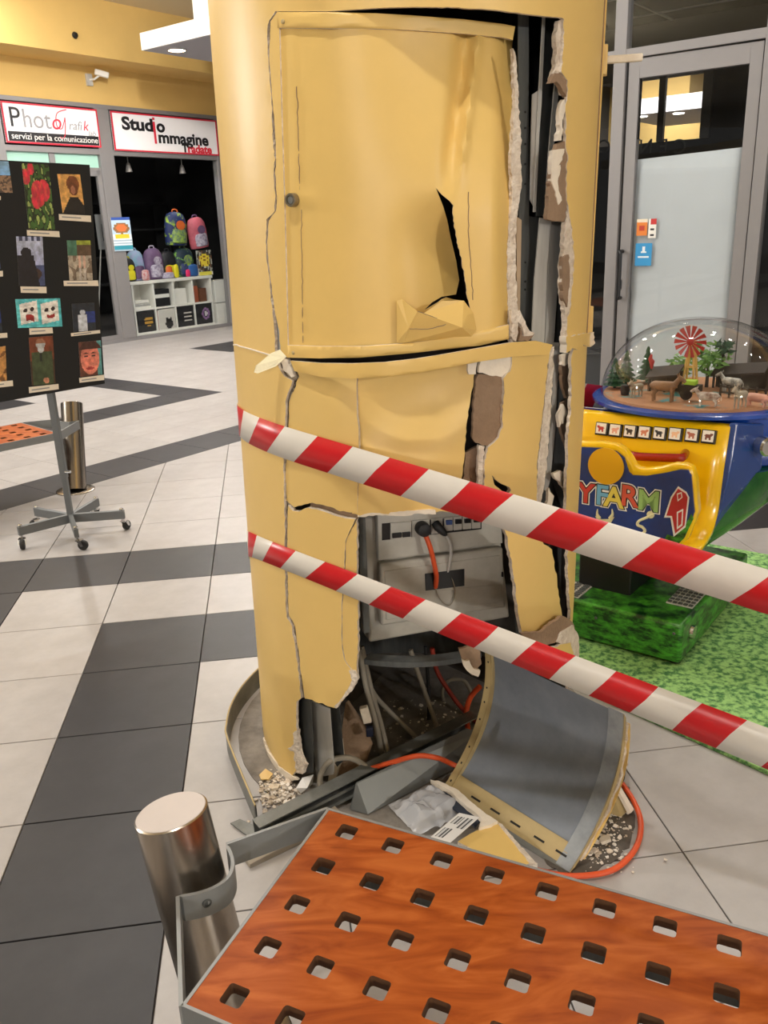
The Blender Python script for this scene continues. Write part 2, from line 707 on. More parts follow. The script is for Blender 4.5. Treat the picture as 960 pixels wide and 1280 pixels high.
nB2 = B2.normalized()
DEDGE = O2.dot(nB2) - 3.0 * T              # near edge of the dark diagonal border band
cand = []
for i in range(-26, 30):
    for j in range(-26, 22):
        c0 = O1 + A1 * i + B1 * j
        poly = [c0, c0 + A1, c0 + A1 + B1, c0 + B1]
        poly = clip(poly, nB2, DEDGE)
        if len(poly) < 3:
            continue
        full = len(poly) == 4 and abs((poly[0] - poly[2]).length - T * math.sqrt(2)) < 1e-3
        dark = (j == 0 and i >= -2) or (i == -2 and j >= 0) or (j == 2 and i >= 0) or (i == 0 and j >= 2) or \
               (j <= -12 and False)
        cand.append((poly, dark, 1 if full else 0))
for i in range(-30, 34):
    for j in range(-40, -3):
        c0 = O2 + A2 * i + B2 * j
        poly = [c0, c0 + A2, c0 + A2 + B2, c0 + B2]
        dark = (j == -4) or (j == -8 and i < 8) or (i == 7 and j <= -8) or (j == -11 and i < 5) or (i == 4 and j <= -11) or \
               (13 <= i and j in (-13, -14))
        cand.append((poly, dark, 2))
S0 = Vector((-3.946, 14.141, 0))           # a point on the foot of the left shop front
SD = Vector((math.cos(rad(52.35)), math.sin(rad(52.35)), 0))
SN = Vector((-SD.y, SD.x, 0))
a_ = rad(15.39)
D0 = Vector((7.8 * math.sin(a_), 7.8 * math.cos(a_), 0))    # left jamb of the glazed door on the right
DD = -U
DN = V


def infront(p):
    return (p - S0).dot(SN) < 0.25 and ((p - D0).dot(DN) < 0.25 or (p - D0).dot(DD) < -1.5)


seen = []
rest = []
for (poly, dark, kind) in cand:
    c = sum(poly, Vector()) / len(poly)
    if not infront(c) or c.length > 24:
        continue
    vis = False
    area = 0
    if (c - EYE).dot(_fw) > 0.6:
        pp = [pix(p) for p in poly if (p - EYE).dot(_fw) > 0.2]
        if len(pp) == len(poly):
            xs, ys = [p[0] for p in pp], [p[1] for p in pp]
            vis = max(xs) > 0 and min(xs) < 960 and max(ys) > 0 and min(ys) < 1280
            # hidden behind the column: skip to the joined rest
            if vis and 330 < min(xs) and max(xs) < 715 and max(ys) < 860:
                vis = False
            area = 0.5 * abs(sum(pp[k][0] * pp[(k + 1) % len(pp)][1] - pp[(k + 1) % len(pp)][0] * pp[k][1] for k in range(len(pp))))
    (seen if vis else rest).append((area, poly, dark, kind))
seen.sort(key=lambda q: -q[0])
rest += seen[290:]
seen = seen[:290]


def tile_mb(mb, poly, mi=0):
    c = sum(poly, Vector()) / len(poly)
    if len(poly) < 3:
        return
    ins = []
    for p in poly:
        d = (c - p)
        ins.append(p + d.normalized() * 0.0028)
    ins2 = [p + (c - p).normalized() * 0.0016 for p in ins]
    n = len(poly)
    lo = [p + Vector((0, 0, -0.008)) for p in ins]
    md = [p + Vector((0, 0, -0.0012)) for p in ins]
    vs = lo + md + ins2
    fs = [tuple(range(2 * n, 3 * n))]
    for k in range(n):
        k2 = (k + 1) % n
        fs.append((k, k2, n + k2, n + k))
        fs.append((n + k, n + k2, 2 * n + k2, 2 * n + k))
    mb.add(vs, fs, mi)


proto = {}
for (area, poly, dark, kind) in seen:
    m = TILED if dark else TILEW
    if kind in (1, 2):
        key = (kind, dark)
        if key not in proto:
            mb = MB()
            c0 = poly[0]
            tile_mb(mb, [p - c0 for p in poly])
            o = mb.build('floor_tile', m, floor, smooth=0)
            o.location = c0
            proto[key] = o
        else:
            o = proto[key].copy()
            COL.objects.link(o)
            o.location = poly[0]
    else:
        mb = MB()
        tile_mb(mb, poly)
        mb.build('floor_tile', m, floor, smooth=0)
mb = MB()
for (area, poly, dark, kind) in rest:
    tile_mb(mb, poly, 1 if dark else 0)
tag(mb.build('distant_floor_tiles', [TILEW, TILED], floor, smooth=0), kind='stuff')

# ---- ceiling
ceil = MB().box((0, 4, CEIL + 0.05), (44, 44, 0.1)).build('ceiling', CEILM, smooth=0)
tag(ceil, kind='structure')
tag(MB().box((0, -12, 3.45), (44, 13, 0.3)).build('ceiling_4', CEILM, smooth=0), kind='structure')


# ---- left shop front: wall-plane helpers  (s along the front, z up, o out of the shop towards the gallery)
def SW(s, z, o=0.0):
    return S0 + SD * s + Vector((0, 0, z)) - SN * o


def sbox(mb, s0, s1, z0, z1, o0, o1, mi=0):
    return mb.box(SW((s0 + s1) / 2, (z0 + z1) / 2, (o0 + o1) / 2), (abs(s1 - s0), abs(o1 - o0), abs(z1 - z0)), (SD, SN, Vector((0, 0, 1))), mi)


SX = (D0 - S0)
# where the two fronts meet
sc_ = 7.0
wl_mb = MB()
sbox(wl_mb, -9, sc_ + 0.3, 3.48, 4.0, -0.3, 0.0)
wall_left = wl_mb.build('wall_left', YELFAR, smooth=0)
tag(wall_left, kind='structure')
bh = MB()
sbox(bh, -9, sc_ + 0.3, 3.98, CEIL, -0.2, 0.7)
tag(bh.build('trim_1', YELFAR, smooth=0), kind='structure')      # projecting bulkhead above the signs

SHOPS = thing('shopfront', 'grey aluminium shopfront with two white signs under the yellow wall', 'shopfront', SW(0, 0))
fr = MB()
for (s0, s1, z0, z1) in [(-9, sc_, 3.42, 3.48), (-9, sc_, 2.78, 2.86), (-9, sc_, 0.0, 0.05)]:
    sbox(fr, s0, s1, z0, z1, -0.05, 0.05)
fr.build('frame_rail', ALU, SHOPS, smooth=0, bevel=0.004)
for s0, s1, z1 in [(-0.25, 0.0, 3.42), (-2.0, -1.76, 3.42), (2.12, 2.3, 3.42), (4.4, 4.6, 3.42)]:
    m_ = MB()
    sbox(m_, s0, s1, 0.05, z1, -0.08, 0.06)
    m_.build('frame_post', ALU, SHOPS, smooth=0, bevel=0.004)
for (s0, s1, z0, z1) in [(-1.76, -0.25, 2.56, 2.60), (-1.09, -1.0, 0.05, 2.78), (-0.32, -0.25, 0.05, 2.56), (-1.76, -1.70, 0.05, 2.56), (-1.0, -0.25, 2.48, 2.56), (-1.0, -0.3, 0.05, 0.12)]:
    m_ = MB()
    sbox(m_, s0, s1, z0, z1, -0.03, 0.03)
    m_.build('window_bar', ALU, SHOPS, smooth=0, bevel=0.003)
for (s0, s1) in [(-1.74, -1.09), (-1.0, -0.26)]:
    m_ = MB()
    sbox(m_, s0, s1, 2.60, 2.78, -0.006, 0.006)
    m_.build('mint_pane', MINT, SHOPS, smooth=0)
for (s0, s1, z1) in [(-1.70, -1.09, 2.56), (-1.0, -0.32, 2.48), (0.0, 2.12, 2.78), (2.3, 4.4, 2.78), (-6, -2, 2.78)]:
    m_ = MB()
    sbox(m_, s0, s1, 0.05, z1, -0.006, 0.006)
    m_.build('glass_pane', PANE, SHOPS, smooth=0)

# shop interior shell
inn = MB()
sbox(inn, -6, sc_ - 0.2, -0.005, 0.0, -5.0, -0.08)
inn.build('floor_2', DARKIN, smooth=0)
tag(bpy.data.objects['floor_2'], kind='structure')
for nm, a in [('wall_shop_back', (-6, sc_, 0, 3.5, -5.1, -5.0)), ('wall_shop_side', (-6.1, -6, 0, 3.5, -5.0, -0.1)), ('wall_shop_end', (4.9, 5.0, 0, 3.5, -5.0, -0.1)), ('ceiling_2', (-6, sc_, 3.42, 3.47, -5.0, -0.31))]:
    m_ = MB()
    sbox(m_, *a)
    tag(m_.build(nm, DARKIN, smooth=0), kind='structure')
SUP = Vector((0, 0, 1))


def sign(name, label, s0, s1, z0, z1):
    t = thing(name, label, 'sign', SW((s0 + s1) / 2, z0, 0.06))
    m_ = MB()
    sbox(m_, s0, s1, z0, z1, 0.05, 0.075)
    m_.build('panel', WHITEG, t, smooth=0)
    b = MB()
    for a in [(s0, s1, z0, z0 + 0.022), (s0, s1, z1 - 0.022, z1), (s0, s0 + 0.022, z0 + 0.022, z1 - 0.022), (s1 - 0.022, s1, z0 + 0.022, z1 - 0.022)]:
        sbox(b, *a, 0.05, 0.08)
    b.build('border', REDLINE, t, smooth=0)
    return t


def stext(parent, body, s, z, size, m, o=0.078, **k):
    return text('lettering', body, size, SW(s, z, o), SD, SUP, m, parent, **k)


sg = sign('shop_sign', 'white shop sign with thin Photografik lettering and black strip', -1.74, -0.22, 2.88, 3.40)
stext(sg, 'P', -1.66, 3.09, 0.36, INKBLACK)
stext(sg, 'hot', -1.46, 3.09, 0.34, INKGREY, sx=0.95)
stext(sg, 'o', -1.02, 3.09, 0.30, INKRED, shear=0.2)
# long looping red flourish of the g
lp = [(-0.74, 3.36), (-0.90, 3.30), (-0.93, 3.14), (-0.86, 3.10), (-0.80, 3.2), (-0.78, 3.25), (-0.80, 3.08), (-0.84, 2.98), (-0.90, 2.99)]
MB().tube(spline([SW(s, z, 0.08) for s, z in lp], 6), 0.006, 5).build('flourish', INKRED, sg)
stext(sg, 'rafi', -0.74, 3.10, 0.17, INKGREY, shear=0.25)
stext(sg, 'k', -0.50, 3.10, 0.19, INKRED, shear=0.25)
stext(sg, 'lab', -0.42, 3.03, 0.11, INKGREY, shear=0.25)
m_ = MB()
sbox(m_, -1.70, -0.25, 2.905, 3.03, 0.075, 0.079)
m_.build('strip', INKBLACK, sg, smooth=0)
stext(sg, 'servizi per la comunicazione', -1.66, 2.935, 0.115, INKWHITE, o=0.081, sx=1.06)
sg = sign('shop_sign', 'white shop sign reading Studio immagine Tradate in black and red', 0.02, 2.14, 2.85, 3.40)
stext(sg, 'Stud', 0.20, 3.16, 0.25, INKBLACK, bold=0.009, sx=1.33)
stext(sg, 'o', 0.86, 3.16, 0.25, INKBLACK, bold=0.009, sx=1.2)
m_ = MB()
sbox(m_, 0.795, 0.835, 2.98, 3.30, 0.076, 0.08)
m_.build('lettering', INKRED, sg, smooth=0)
m_ = MB()
sbox(m_, 0.795, 0.835, 3.325, 3.36, 0.076, 0.08)
m_.build('lettering', INKRED, sg, smooth=0)
stext(sg, 'mmagine', 0.87, 3.00, 0.24, INKBLACK, bold=0.008, sx=1.22)
stext(sg, 'T', 1.34, 2.88, 0.17, INKBLACK, bold=0.006, sx=1.2)
stext(sg, 'radate', 1.455, 2.88, 0.17, INKRED, bold=0.006, sx=1.2)


# poster on the post
def poster_fn(u_, v):
    if v > 0.93:
        return (60, 90, 170)
    if v > 0.52:
        d = math.hypot((u_ - .5) / .42, (v - .68) / .16)
        if d < 1:
            return (226, 120, 70) if d < .7 else (150, 110, 70)
        return (190, 215, 235)
    if 0.36 < v < 0.5 and 0.1 < u_ < 0.9:
        return (240, 205, 60)
    if 0.06 < v < 0.17:
        return (60, 150, 170)
    return (225, 235, 240) if (int(v * 30) % 3) else (170, 190, 205)


po = thing('poster', 'small colourful event poster taped on the grey shopfront post', 'poster', SW(-0.02, 1.39, 0.1))
printed('print', SW(-0.22, 1.39, 0.075), SD * 0.35, SUP * 0.5, 16, 24, poster_fn, po, thick=0.006)

# window display: white cube shelf
OFF = -0.14
sh = thing('cube_shelf', 'low white cube shelf of eight open compartments in the shop window', 'shelf', SW(0.2, 0, OFF - .3))
Ls, Hs, Dp = 1.72, 0.90, 0.36
s00 = 0.17
m_ = MB()
sbox(m_, s00 - 0.03, s00 + Ls + 0.03, Hs - 0.05, Hs, OFF - Dp, OFF)
m_.build('top_board', WHITE, sh, smooth=0, bevel=0.004)
for k in range(5):
    m_ = MB()
    x = s00 + k * (Ls - 0.03) / 4
    sbox(m_, x, x + 0.03, 0.05, Hs - 0.05, OFF - Dp, OFF - .01)
    m_.build('side_board', WHITE, sh, smooth=0)
for z in (0.05, 0.43):
    m_ = MB()
    sbox(m_, s00, s00 + Ls, z, z + 0.03, OFF - Dp, OFF - .012)
    m_.build('shelf_board', WHITE, sh, smooth=0)
m_ = MB()
sbox(m_, s00, s00 + Ls, 0.05, Hs - .05, OFF - Dp - .01, OFF - Dp)
m_.build('back_board', WHITE, sh, smooth=0)
m_ = MB()
sbox(m_, s00 - .05, s00 + Ls + .1, 0.0, 0.05, OFF - Dp, OFF + .05)
m_.build('plinth', WHITE, sh, smooth=0)

cw = (Ls - 0.03) / 4


def emblem(kind):
    def fn(u_, v):
        bg = (34, 34, 36)
        if kind == 'gold':
            d = math.hypot((u_ - .62), (v - .52))
            return (196, 150, 60) if (d < .26 and int(v * 18) % 3) else bg
        if kind == 'cat':
            if math.hypot((u_ - .62) / .24, (v - .25) / .25) < 1 or (abs(u_ - .5) < .05 and .4 < v < .55) or (abs(u_ - .74) < .05 and .4 < v < .55):
                return (26, 26, 26)
            return (206, 202, 194)
        if kind == 'text':
            return (214, 208, 200) if (int(v * 20) % 4 == 1 and .34 < u_ < .86 and .12 < v < .8) else bg
        if kind == 'fig':
            d = math.hypot((u_ - .58) / .26, (v - .5) / .3)
            if d < 1 and d > .55:
                return (150, 110, 160)
            return (220, 214, 214) if d < .4 else bg
        return bg
    return fn


for k, (kd, lb, hgt, base) in enumerate([('gold', 'dark box file with a gold emblem in the bottom row of the white shelf', .36, BLACKM), ('cat', 'pale box file with a black cat print on the white shelf', .36, WHITE),
                                         ('text', 'black box file with white lines of print on the white shelf', .37, BLACKM), ('fig', 'black box file with a pale round figure on the white shelf', .37, BLACKM)]):
    t = thing('box_file', lb, 'box', SW(s00 + cw * (k + .5), .08, OFF - .2))
    m_ = MB()
    s0, s1 = s00 + cw * k + .05, s00 + cw * (k + 1) - .02
    sbox(m_, s0, s1, 0.08, 0.06 + hgt - .02, OFF - .25, OFF - .012)
    m_.build('body', base, t, smooth=0, bevel=0.003)
    printed('cover_print', SW(s0 + .005, .085, OFF - .008), SD * (s1 - s0 - .01), SUP * (hgt - .03), 14, 16, emblem(kd), t)
REDB = mat('red_book_cloth', (130, 34, 34), 0.6)
m_ = MB()
sbox(m_, s00 + cw + .032, s00 + cw + .05, .08, .40, OFF - .22, OFF - .02)
tag(m_.build('book', REDB, smooth=0), 'thin red book beside the pale cat box file', 'book')
# upper row contents
for k in range(3):
    m_ = MB()
    sbox(m_, s00 + .05 + .015 * k, s00 + cw - .05 - .01 * k, .46 + .045 * k, .50 + .045 * k, OFF - .28, OFF - .04 - .01 * k)
    tag(m_.build('framed_picture', [WHITE, GALV, WHITE][k], smooth=0, bevel=.004), ['white picture frame at the bottom of the small pile in the shelf', 'grey picture frame in the middle of the small pile in the shelf', 'white picture frame on top of the small pile in the shelf'][k], 'frame')
m_ = MB()
sbox(m_, s00 + cw + .05, s00 + 2 * cw - .05, .46, .74, OFF - .26, OFF - .05)
o = m_.build('storage_box', BLACKM, smooth=0, bevel=.004)
tag(o, 'black box with a white label in the upper row of the white shelf', 'box')
m_ = MB()
sbox(m_, s00 + cw + .06, s00 + 2 * cw - .06, .60, .66, OFF - .052, OFF - .047)
m_.build('label_strip', WHITE, o, smooth=0)
m_ = MB()
sbox(m_, s00 + 2 * cw + .05, s00 + 3 * cw - .10, .46, .72, OFF - .2, OFF - .06)
tag(m_.build('storage_box', WHITE, smooth=0, bevel=.004), 'plain white box standing in the upper row of the white shelf', 'box')
BRB = mat('brown_leather_box', (110, 70, 50), 0.5)
for k in range(2):
    m_ = MB()
    sbox(m_, s00 + 3 * cw + .04 + k * .16, s00 + 3 * cw + .16 + k * .19, .46, .74 - .05 * k, OFF - .24, OFF - .05)
    tag(m_.build('leather_album', BRB if k else mat('rust_album', (160, 84, 56), .5), smooth=0, bevel=.004), ['rust coloured album at the left of the shelf compartment', 'dark brown album at the right of the shelf compartment'][k], 'album')
m_ = MB()
sbox(m_, 1.97, 2.5, .02, .40, -.45, -.16)
tag(m_.build('white_crate', WHITE, smooth=0, bevel=.006), 'lower white crate at the right end of the window shelf', 'crate')
m_ = MB()
sbox(m_, 1.97, 2.5, .41, .80, -.45, -.16)
tag(m_.build('white_crate', WHITE, smooth=0, bevel=.006), 'upper white crate at the right end of the window shelf', 'crate')


# backpacks
def backpack(label, s, z, wd, h, cols, o=-.28, tilt=0.0, kind=0):
    t = thing('backpack', label, 'backpack', SW(s, z, o), 'school backpacks in the shop window')
    X = SD * math.cos(tilt) + SUP * math.sin(tilt)
    Z = SUP * math.cos(tilt) - SD * math.sin(tilt)
    ax = (X, SN, Z)
    body = MB()
    prof = [(0.30, 0), (.47, .02), (.5, .1), (.5, .6), (.46, .8), (.36, .93), (.2, .99), (0, 1.0)]
    body.lathe([(r * wd, zz * h) for r, zz in prof], SW(s, z, o), 20, 0, ax, sy=.55)
    body.build('body', cols[0], t)
    pk = MB().lathe([(.25 * wd, 0), (.36 * wd, .03 * h), (.37 * wd, .3 * h), (.33 * wd, .4 * h), (.15 * wd, .46 * h), (0, .47 * h)], SW(s, z, o) - SN * (.14 * wd) + Z * (.06 * h), 16, 0, ax, sy=.55)
    pk.build('front_pocket', cols[1], t)
    hd = MB().tube(spline([SW(s, z, o) + X * (q * wd) + Z * (h * zz) for q, zz in ((-.13, .97), (-.1, 1.06), (.1, 1.06), (.13, .97))], 4), .012, 6)
    hd.build('top_loop', cols[2], t)
    pn = MB().lathe([(0.0, -.004), (.2 * wd, -.002), (.22 * wd, 0.004), (0, .01)], SW(s, z, o) - SN * (.30 * wd) + Z * (.60 * h), 14, 0, (X, Z, -SN), sy=.8)
    pn.build('patch', cols[2], t)
    return t


c_navy = mat('navy_nylon', (34, 48, 96), .6, dark=(150, 180, 50), scale=7, ramp=(.42, .47))
c_lime = mat('lime_print_nylon', (170, 200, 60), .6, dark=(40, 60, 110), scale=14)
c_pink = mat('pink_nylon', (196, 96, 110), .6, var=.2, scale=9)
c_plum = mat('plum_nylon', (104, 78, 112), .6, var=.2, scale=8)
c_plum2 = mat('grey_print_nylon', (206, 200, 214), .6, dark=(110, 90, 120), scale=18)
c_lil = mat('lilac_print_nylon', (170, 150, 200), .6, dark=(120, 190, 200), scale=8)
c_black = mat('black_nylon', (30, 30, 34), .6, var=.3, scale=9)
c_yel = mat('yellow_nylon', (226, 214, 40), .6)
c_hot = mat('hot_pink_trim', (232, 50, 110), .5)
c_org = mat('orange_trim', (226, 110, 50), .5)
c_teal = mat('dark_teal_print', (24, 44, 62), .6, dark=(120, 170, 70), scale=9, ramp=(.38, .43))
ZT = 0.905
backpack('navy and lime backpack hung above the others in the window', 1.34, 1.42, .44, .55, (c_navy, c_lime, c_org), -.32, -.06)
backpack('pink backpack hung at the right end of the window', 1.86, 1.36, .40, .52, (c_pink, c_plum2, c_plum), -.32, .12)
backpack('yellow and black backpack at the left end of the shelf top', .24, ZT, .26, .36, (c_black, c_yel, c_yel), -.26)
backpack('lilac printed backpack with a flat flap on the shelf top', .46, ZT, .32, .48, (c_lil, c_plum, c_lil), -.33, .05)
backpack('plum backpack with a pale round print on the shelf top', .78, ZT, .38, .50, (c_plum, c_plum2, c_plum2), -.28, .03)
backpack('black backpack with a yellow band behind the middle of the shelf top', 1.14, ZT, .34, .44, (c_black, c_yel, c_black), -.36)
backpack('dark teal backpack with green prints on the shelf top', 1.46, ZT, .42, .48, (c_teal, c_navy, c_lime), -.33)
# pencil cases and small goods on the shelf top
c_white = mat('white_print_case', (214, 214, 222), .5, dark=(150, 130, 170), scale=20)
for k, (s, wd, h, m, lb) in enumerate([(.50, .16, .17, mat('red_white_case', (196, 60, 66), .5, dark=(226, 220, 220), scale=18), 'red and white pencil case in front of the lilac backpack'), (.98, .26, .10, c_white, 'white printed pencil case in front of the plum backpack'),
                                      (1.03, .14, .20, c_org, 'orange pencil case behind the white printed pencil case'), (1.16, .10, .22, c_yel, 'narrow yellow and black pencil case on the shelf top'),
                                      (1.54, .24, .2, mat('blue_case', (50, 96, 160), .5), 'blue pencil case in front of the dark teal backpack'), (1.40, .10, .12, c_hot, 'pink pencil case beside the blue pencil case')]):
    m_ = MB().lathe([(.3 * wd, 0), (.48 * wd, .1 * h), (.5 * wd, .5 * h), (.44 * wd, .9 * h), (.2 * wd, h), (0, h)], SW(s, ZT, -.17 - (.02 * k % .05)), 14, 0, (SD, SN, SUP), sy=.35)
    tag(m_.build('pencil_case', m), lb, 'pencil case')


def yposter(u_, v):
    if v < .12:
        return (236, 224, 90) if .1 < u_ < .9 else (230, 226, 210)
    d = math.hypot((u_ - .5) / .36, (v - .6) / .26)
    h_ = (int(u_ * 11) * 7 + int(v * 13) * 5) % 9
    if d < 1:
        return (240, 214, 70) if h_ < 7 else (140, 90, 40)
    return [(60, 60, 56), (190, 190, 180), (120, 84, 60), (40, 40, 44), (150, 150, 140)][h_ % 5]


t = thing('display_card', 'yellow printed display card at the right end of the shelf top', 'card', SW(1.78, ZT, -.2))
printed('print', SW(1.64, ZT, -.18), SD * .34, SUP * .42, 12, 14, yposter, t, thick=.01)
# spot lamps hanging inside, back shelves
for s, lb in ((.52, 'left small silver spotlight hanging in the dark shop window'), (1.62, 'right small silver spotlight hanging in the dark shop window')):
    t = thing('spotlight', lb, 'spotlight', SW(s, 2.6, -.3))
    MB().tube([SW(s, 3.42, -.3), SW(s, 2.72, -.3)], .008, 6).build('cable', GALV, t)
    MB().lathe([(.012, .14), (.03, .12), (.055, 0.0), (.05, 0.0), (.0, .03)], SW(s, 2.58, -.3), 16).build('lamp_shade', INOXTOP, t)
t = thing('back_shelf', 'dark shelving unit deep inside the left shop', 'shelf', SW(1.2, 0, -3))
for z in (.7, 1.2, 1.7, 2.2):
    m_ = MB()
    sbox(m_, -.2, 3.4, z, z + .04, -3.4, -3.0)
    m_.build('shelf_board', DARKIN, t, smooth=0)
for s in (-.2, 1.0, 2.2, 3.4):
    m_ = MB()
    sbox(m_, s, s + .04, 0, 2.4, -3.4, -3.0)
    m_.build('side_board', DARKIN, t, smooth=0)
for s_l in (.52, 1.62):
    P_ = SW(s_l, 2.55, -.22)
    lamp(P_.x, P_.y, P_.z, 5, .06)
# K stand and counter behind the glass of the left bay
t = thing('poster_stand', 'pale poster with a large K behind the left shop glass', 'poster', SW(-.02, 0, -.4))
m_ = MB()
sbox(m_, -.17, .13, 1.42, 1.95, -.40, -.38)
m_.build('panel', mat('grey_card', (150, 150, 150), .6), t, smooth=0)
text('lettering', 'K', .34, SW(-.10, 1.56, -.37), SD, SUP, INKBLACK, t, bold=.01)
for sgn in (-1, 1):
    MB().tube([SW(-.02 + .1 * sgn, 1.42, -.42), SW(-.02 + .34 * sgn, 0.0, -.5)], .012, 6).build('leg', GALV, t)

# CCTV camera and sensor on the yellow wall
t = thing('security_camera', 'small white security camera on the yellow wall above the signs', 'camera', SW(-.2, 3.9, .05))
MB().box(SW(-.24, 3.80, .02), (.1, .04, .16), (SD, SN, SUP)).build('wall_plate', GALV, t, smooth=0, bevel=.004)
MB().tube([SW(-.24, 3.80, .03), SW(-.22, 3.80, .12), SW(-.16, 3.85, .18)], .014, 8).build('arm', WHITE, t)
cdir = (SD * .8 - SN * .5 - SUP * .25).normalized()
MB().box(SW(-.14, 3.87, .2), (.2, .085, .08), (cdir, cdir.cross(SUP).normalized(), cdir.cross(SUP).normalized().cross(cdir))).build('housing', WHITE, t, smooth=0, bevel=.015)
t = thing('wall_sensor', 'tiny dark sensor high on the yellow bulkhead', 'sensor', SW(-.9, 4.1, .71))
MB().lathe([(.035, 0), (.045, .02), (.03, .05), (0, .06)], SW(-.88, 4.2, .70), 12, 0, (SD, SUP, -SN)).build('body', BLACK, t)

# suspended white light raft near the left shop
R0 = G(177, 63, 3.9)
t = thing('ceiling_raft', 'white suspended ceiling raft with a recessed downlight near the yellow wall', 'ceiling raft', R0)


def RB(mb, a0, a1, b0, b1, z0, z1, mi=0):
    c = R0 + DD * ((a0 + a1) / 2) + SD * ((b0 + b1) / 2)
    return mb.box((c.x, c.y, (z0 + z1) / 2), (a1 - a0, b1 - b0, z1 - z0), (DD, SD, SUP), mi)


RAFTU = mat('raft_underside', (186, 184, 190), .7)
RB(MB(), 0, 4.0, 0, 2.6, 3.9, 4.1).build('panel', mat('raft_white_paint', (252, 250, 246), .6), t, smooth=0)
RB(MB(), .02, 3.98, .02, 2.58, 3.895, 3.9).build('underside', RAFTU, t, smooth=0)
RB(MB(), 1.05, 1.17, .0, 2.6, 4.1, CEIL).build('riser', WHITE, t, smooth=0)
for (pa, pb) in ((.34, .30), (1.5, .30), (2.7, .30), (.34, 1.6)):
    c = R0 + DD * pa + SD * pb
    o = MB().lathe([(.11, -.012), (.13, -.012), (.13, 0)], (c.x, c.y, 3.895), 20, cap=(False, False)).build('downlight_ring', INOXTOP, t)
    MB().lathe([(.11, -.006), (0, -.006)], (c.x, c.y, 3.895), 20).build('downlight_lens', DISC_ON, o, recalc=False)
MB().tube([R0 + DD * .8 + SD * .25 + Vector((0, 0, .2)), R0 + DD * 1.0 + SD * .25 + Vector((0, 0, CEIL - 3.9))], .006, 6).build('hanger_wire', GALV, t)
MB().tube([R0 + DD * .8 + SD * 2.2 + Vector((0, 0, .2)), R0 + DD * 1.0 + SD * 2.2 + Vector((0, 0, CEIL - 3.9))], .006, 6).build('hanger_wire', GALV, t)
for pa in (.34, 1.5):
    c = R0 + DD * pa + SD * .3
    lamp(c.x, c.y, 3.87, 60)
ws = lamp(-1.6, 8.0, CEIL - .15, 150, .25, name='added_raft_fill')  # added unseen lamp, aimed to brighten the raft edge and bulkhead
ws.rotation_euler = (Vector((-2.0, 12.0, 4.0)) - Vector(ws.location)).to_track_quat('-Z', 'Y').to_euler()


# ---- right front: glazed door
def DW(s, z, o=0.0):
    return D0 + DD * s + Vector((0, 0, z)) - DN * o


def dbox(mb, s0, s1, z0, z1, o0, o1, mi=0):
    return mb.box(DW((s0 + s1) / 2, (z0 + z1) / 2, (o0 + o1) / 2), (abs(s1 - s0), abs(o1 - o0), abs(z1 - z0)), (DD, DN, SUP), mi)


tl = -1.45
wr = MB()
dbox(wr, -1.6, 9, 3.9, CEIL, -.3, 0)
tag(wr.build('wall_right', YELFAR, smooth=0), kind='structure')
win = MB()
for a in [(tl, 4.2, 2.79, 2.86), (tl, 4.2, 3.83, 3.9), (tl, -.1, 0, .08), (1.12, 4.2, 0, .08)]:
    dbox(win, *a, -.05, .05)
wr1 = tag(win.build('window_1', ALU, smooth=0, bevel=.004), kind='structure')
for s0, s1 in [(-.10, 0.0), (1.04, 1.13), (-1.6, -1.45), (2.5, 2.6)]:
    m_ = MB()
    dbox(m_, s0, s1, 0.0, 3.83, -.055, .055)
    m_.build('frame_post', ALU, wr1, smooth=0, bevel=.004)
for (s0, s1, z0, z1) in [(0, 1.04, 2.86, 3.83), (-1.45, -.1, .08, 2.79), (-1.45, -.1, 2.86, 3.83), (1.13, 2.5, .08, 2.79), (1.13, 2.5, 2.86, 3.83)]:
    m_ = MB()
    dbox(m_, s0, s1, z0, z1, -.006, .006)
    m_.build('glass_pane', PANE, wr1, smooth=0)
dr = MB()
for a in [(.02, .11, 0.02, 2.78), (.94, 1.03, 0.02, 2.78), (.11, .94, 2.64, 2.78), (.11, .94, .02, .18)]:
    dbox(dr, *a, -.03, .035)
d1 = tag(dr.build('door_1', ALU, smooth=0, bevel=.004), kind='structure')
m_ = MB()
dbox(m_, .11, .94, .18, 2.64, -.006, .006)
m_.build('glass_pane', PANE, d1, smooth=0)
hp = [DW(.045, 1.34, .035), DW(.045, 1.34, .095), DW(.06, 1.325, .115), DW(.06, .975, .115), DW(.045, .96, .095), DW(.045, .96, .035)]
MB().tube(hp, .015, 10).build('door_handle', BLACK, d1)
m_ = MB()
dbox(m_, .03, .05, 1.03, 1.11, .035, .042)
m_.build('lock_plate', BLACK, d1, smooth=0)
for z in (.18, 2.2):
    m_ = MB()
    dbox(m_, 0.1, .115, z, z + .44, -.012, .012)
    m_.build('gasket', BLACK, d1, smooth=0)
# paper stuck behind the glass
PN = 14
pp = []
mb = MB()
gv = []
rr = random.Random(3)
for j in range(PN + 1):
    for i in range(PN + 1):
        s = .075 + .04 + (.93 - .115) * i / PN
        z = .19 + (2.05 - .19) * j / PN + (.03 * (i / PN) if j == PN else 0)
        gv.append(DW(s - (.012 * rr.random() if i == 0 else 0), z, -.022 + .009 * noise.noise(Vector((s * 4, z * 4, 1)))))
gf = [(j * (PN + 1) + i, j * (PN + 1) + i + 1, (j + 1) * (PN + 1) + i + 1, (j + 1) * (PN + 1) + i) for j in range(PN) for i in range(PN)]
mb.add(gv, gf)
o = tag(mb.build('covering_paper', PAPERW, smooth=60, recalc=False), 'large sheet of whitish paper masking the glazed door from inside', 'paper')
so = o.modifiers.new('thickness', 'SOLIDIFY')
so.thickness = .002


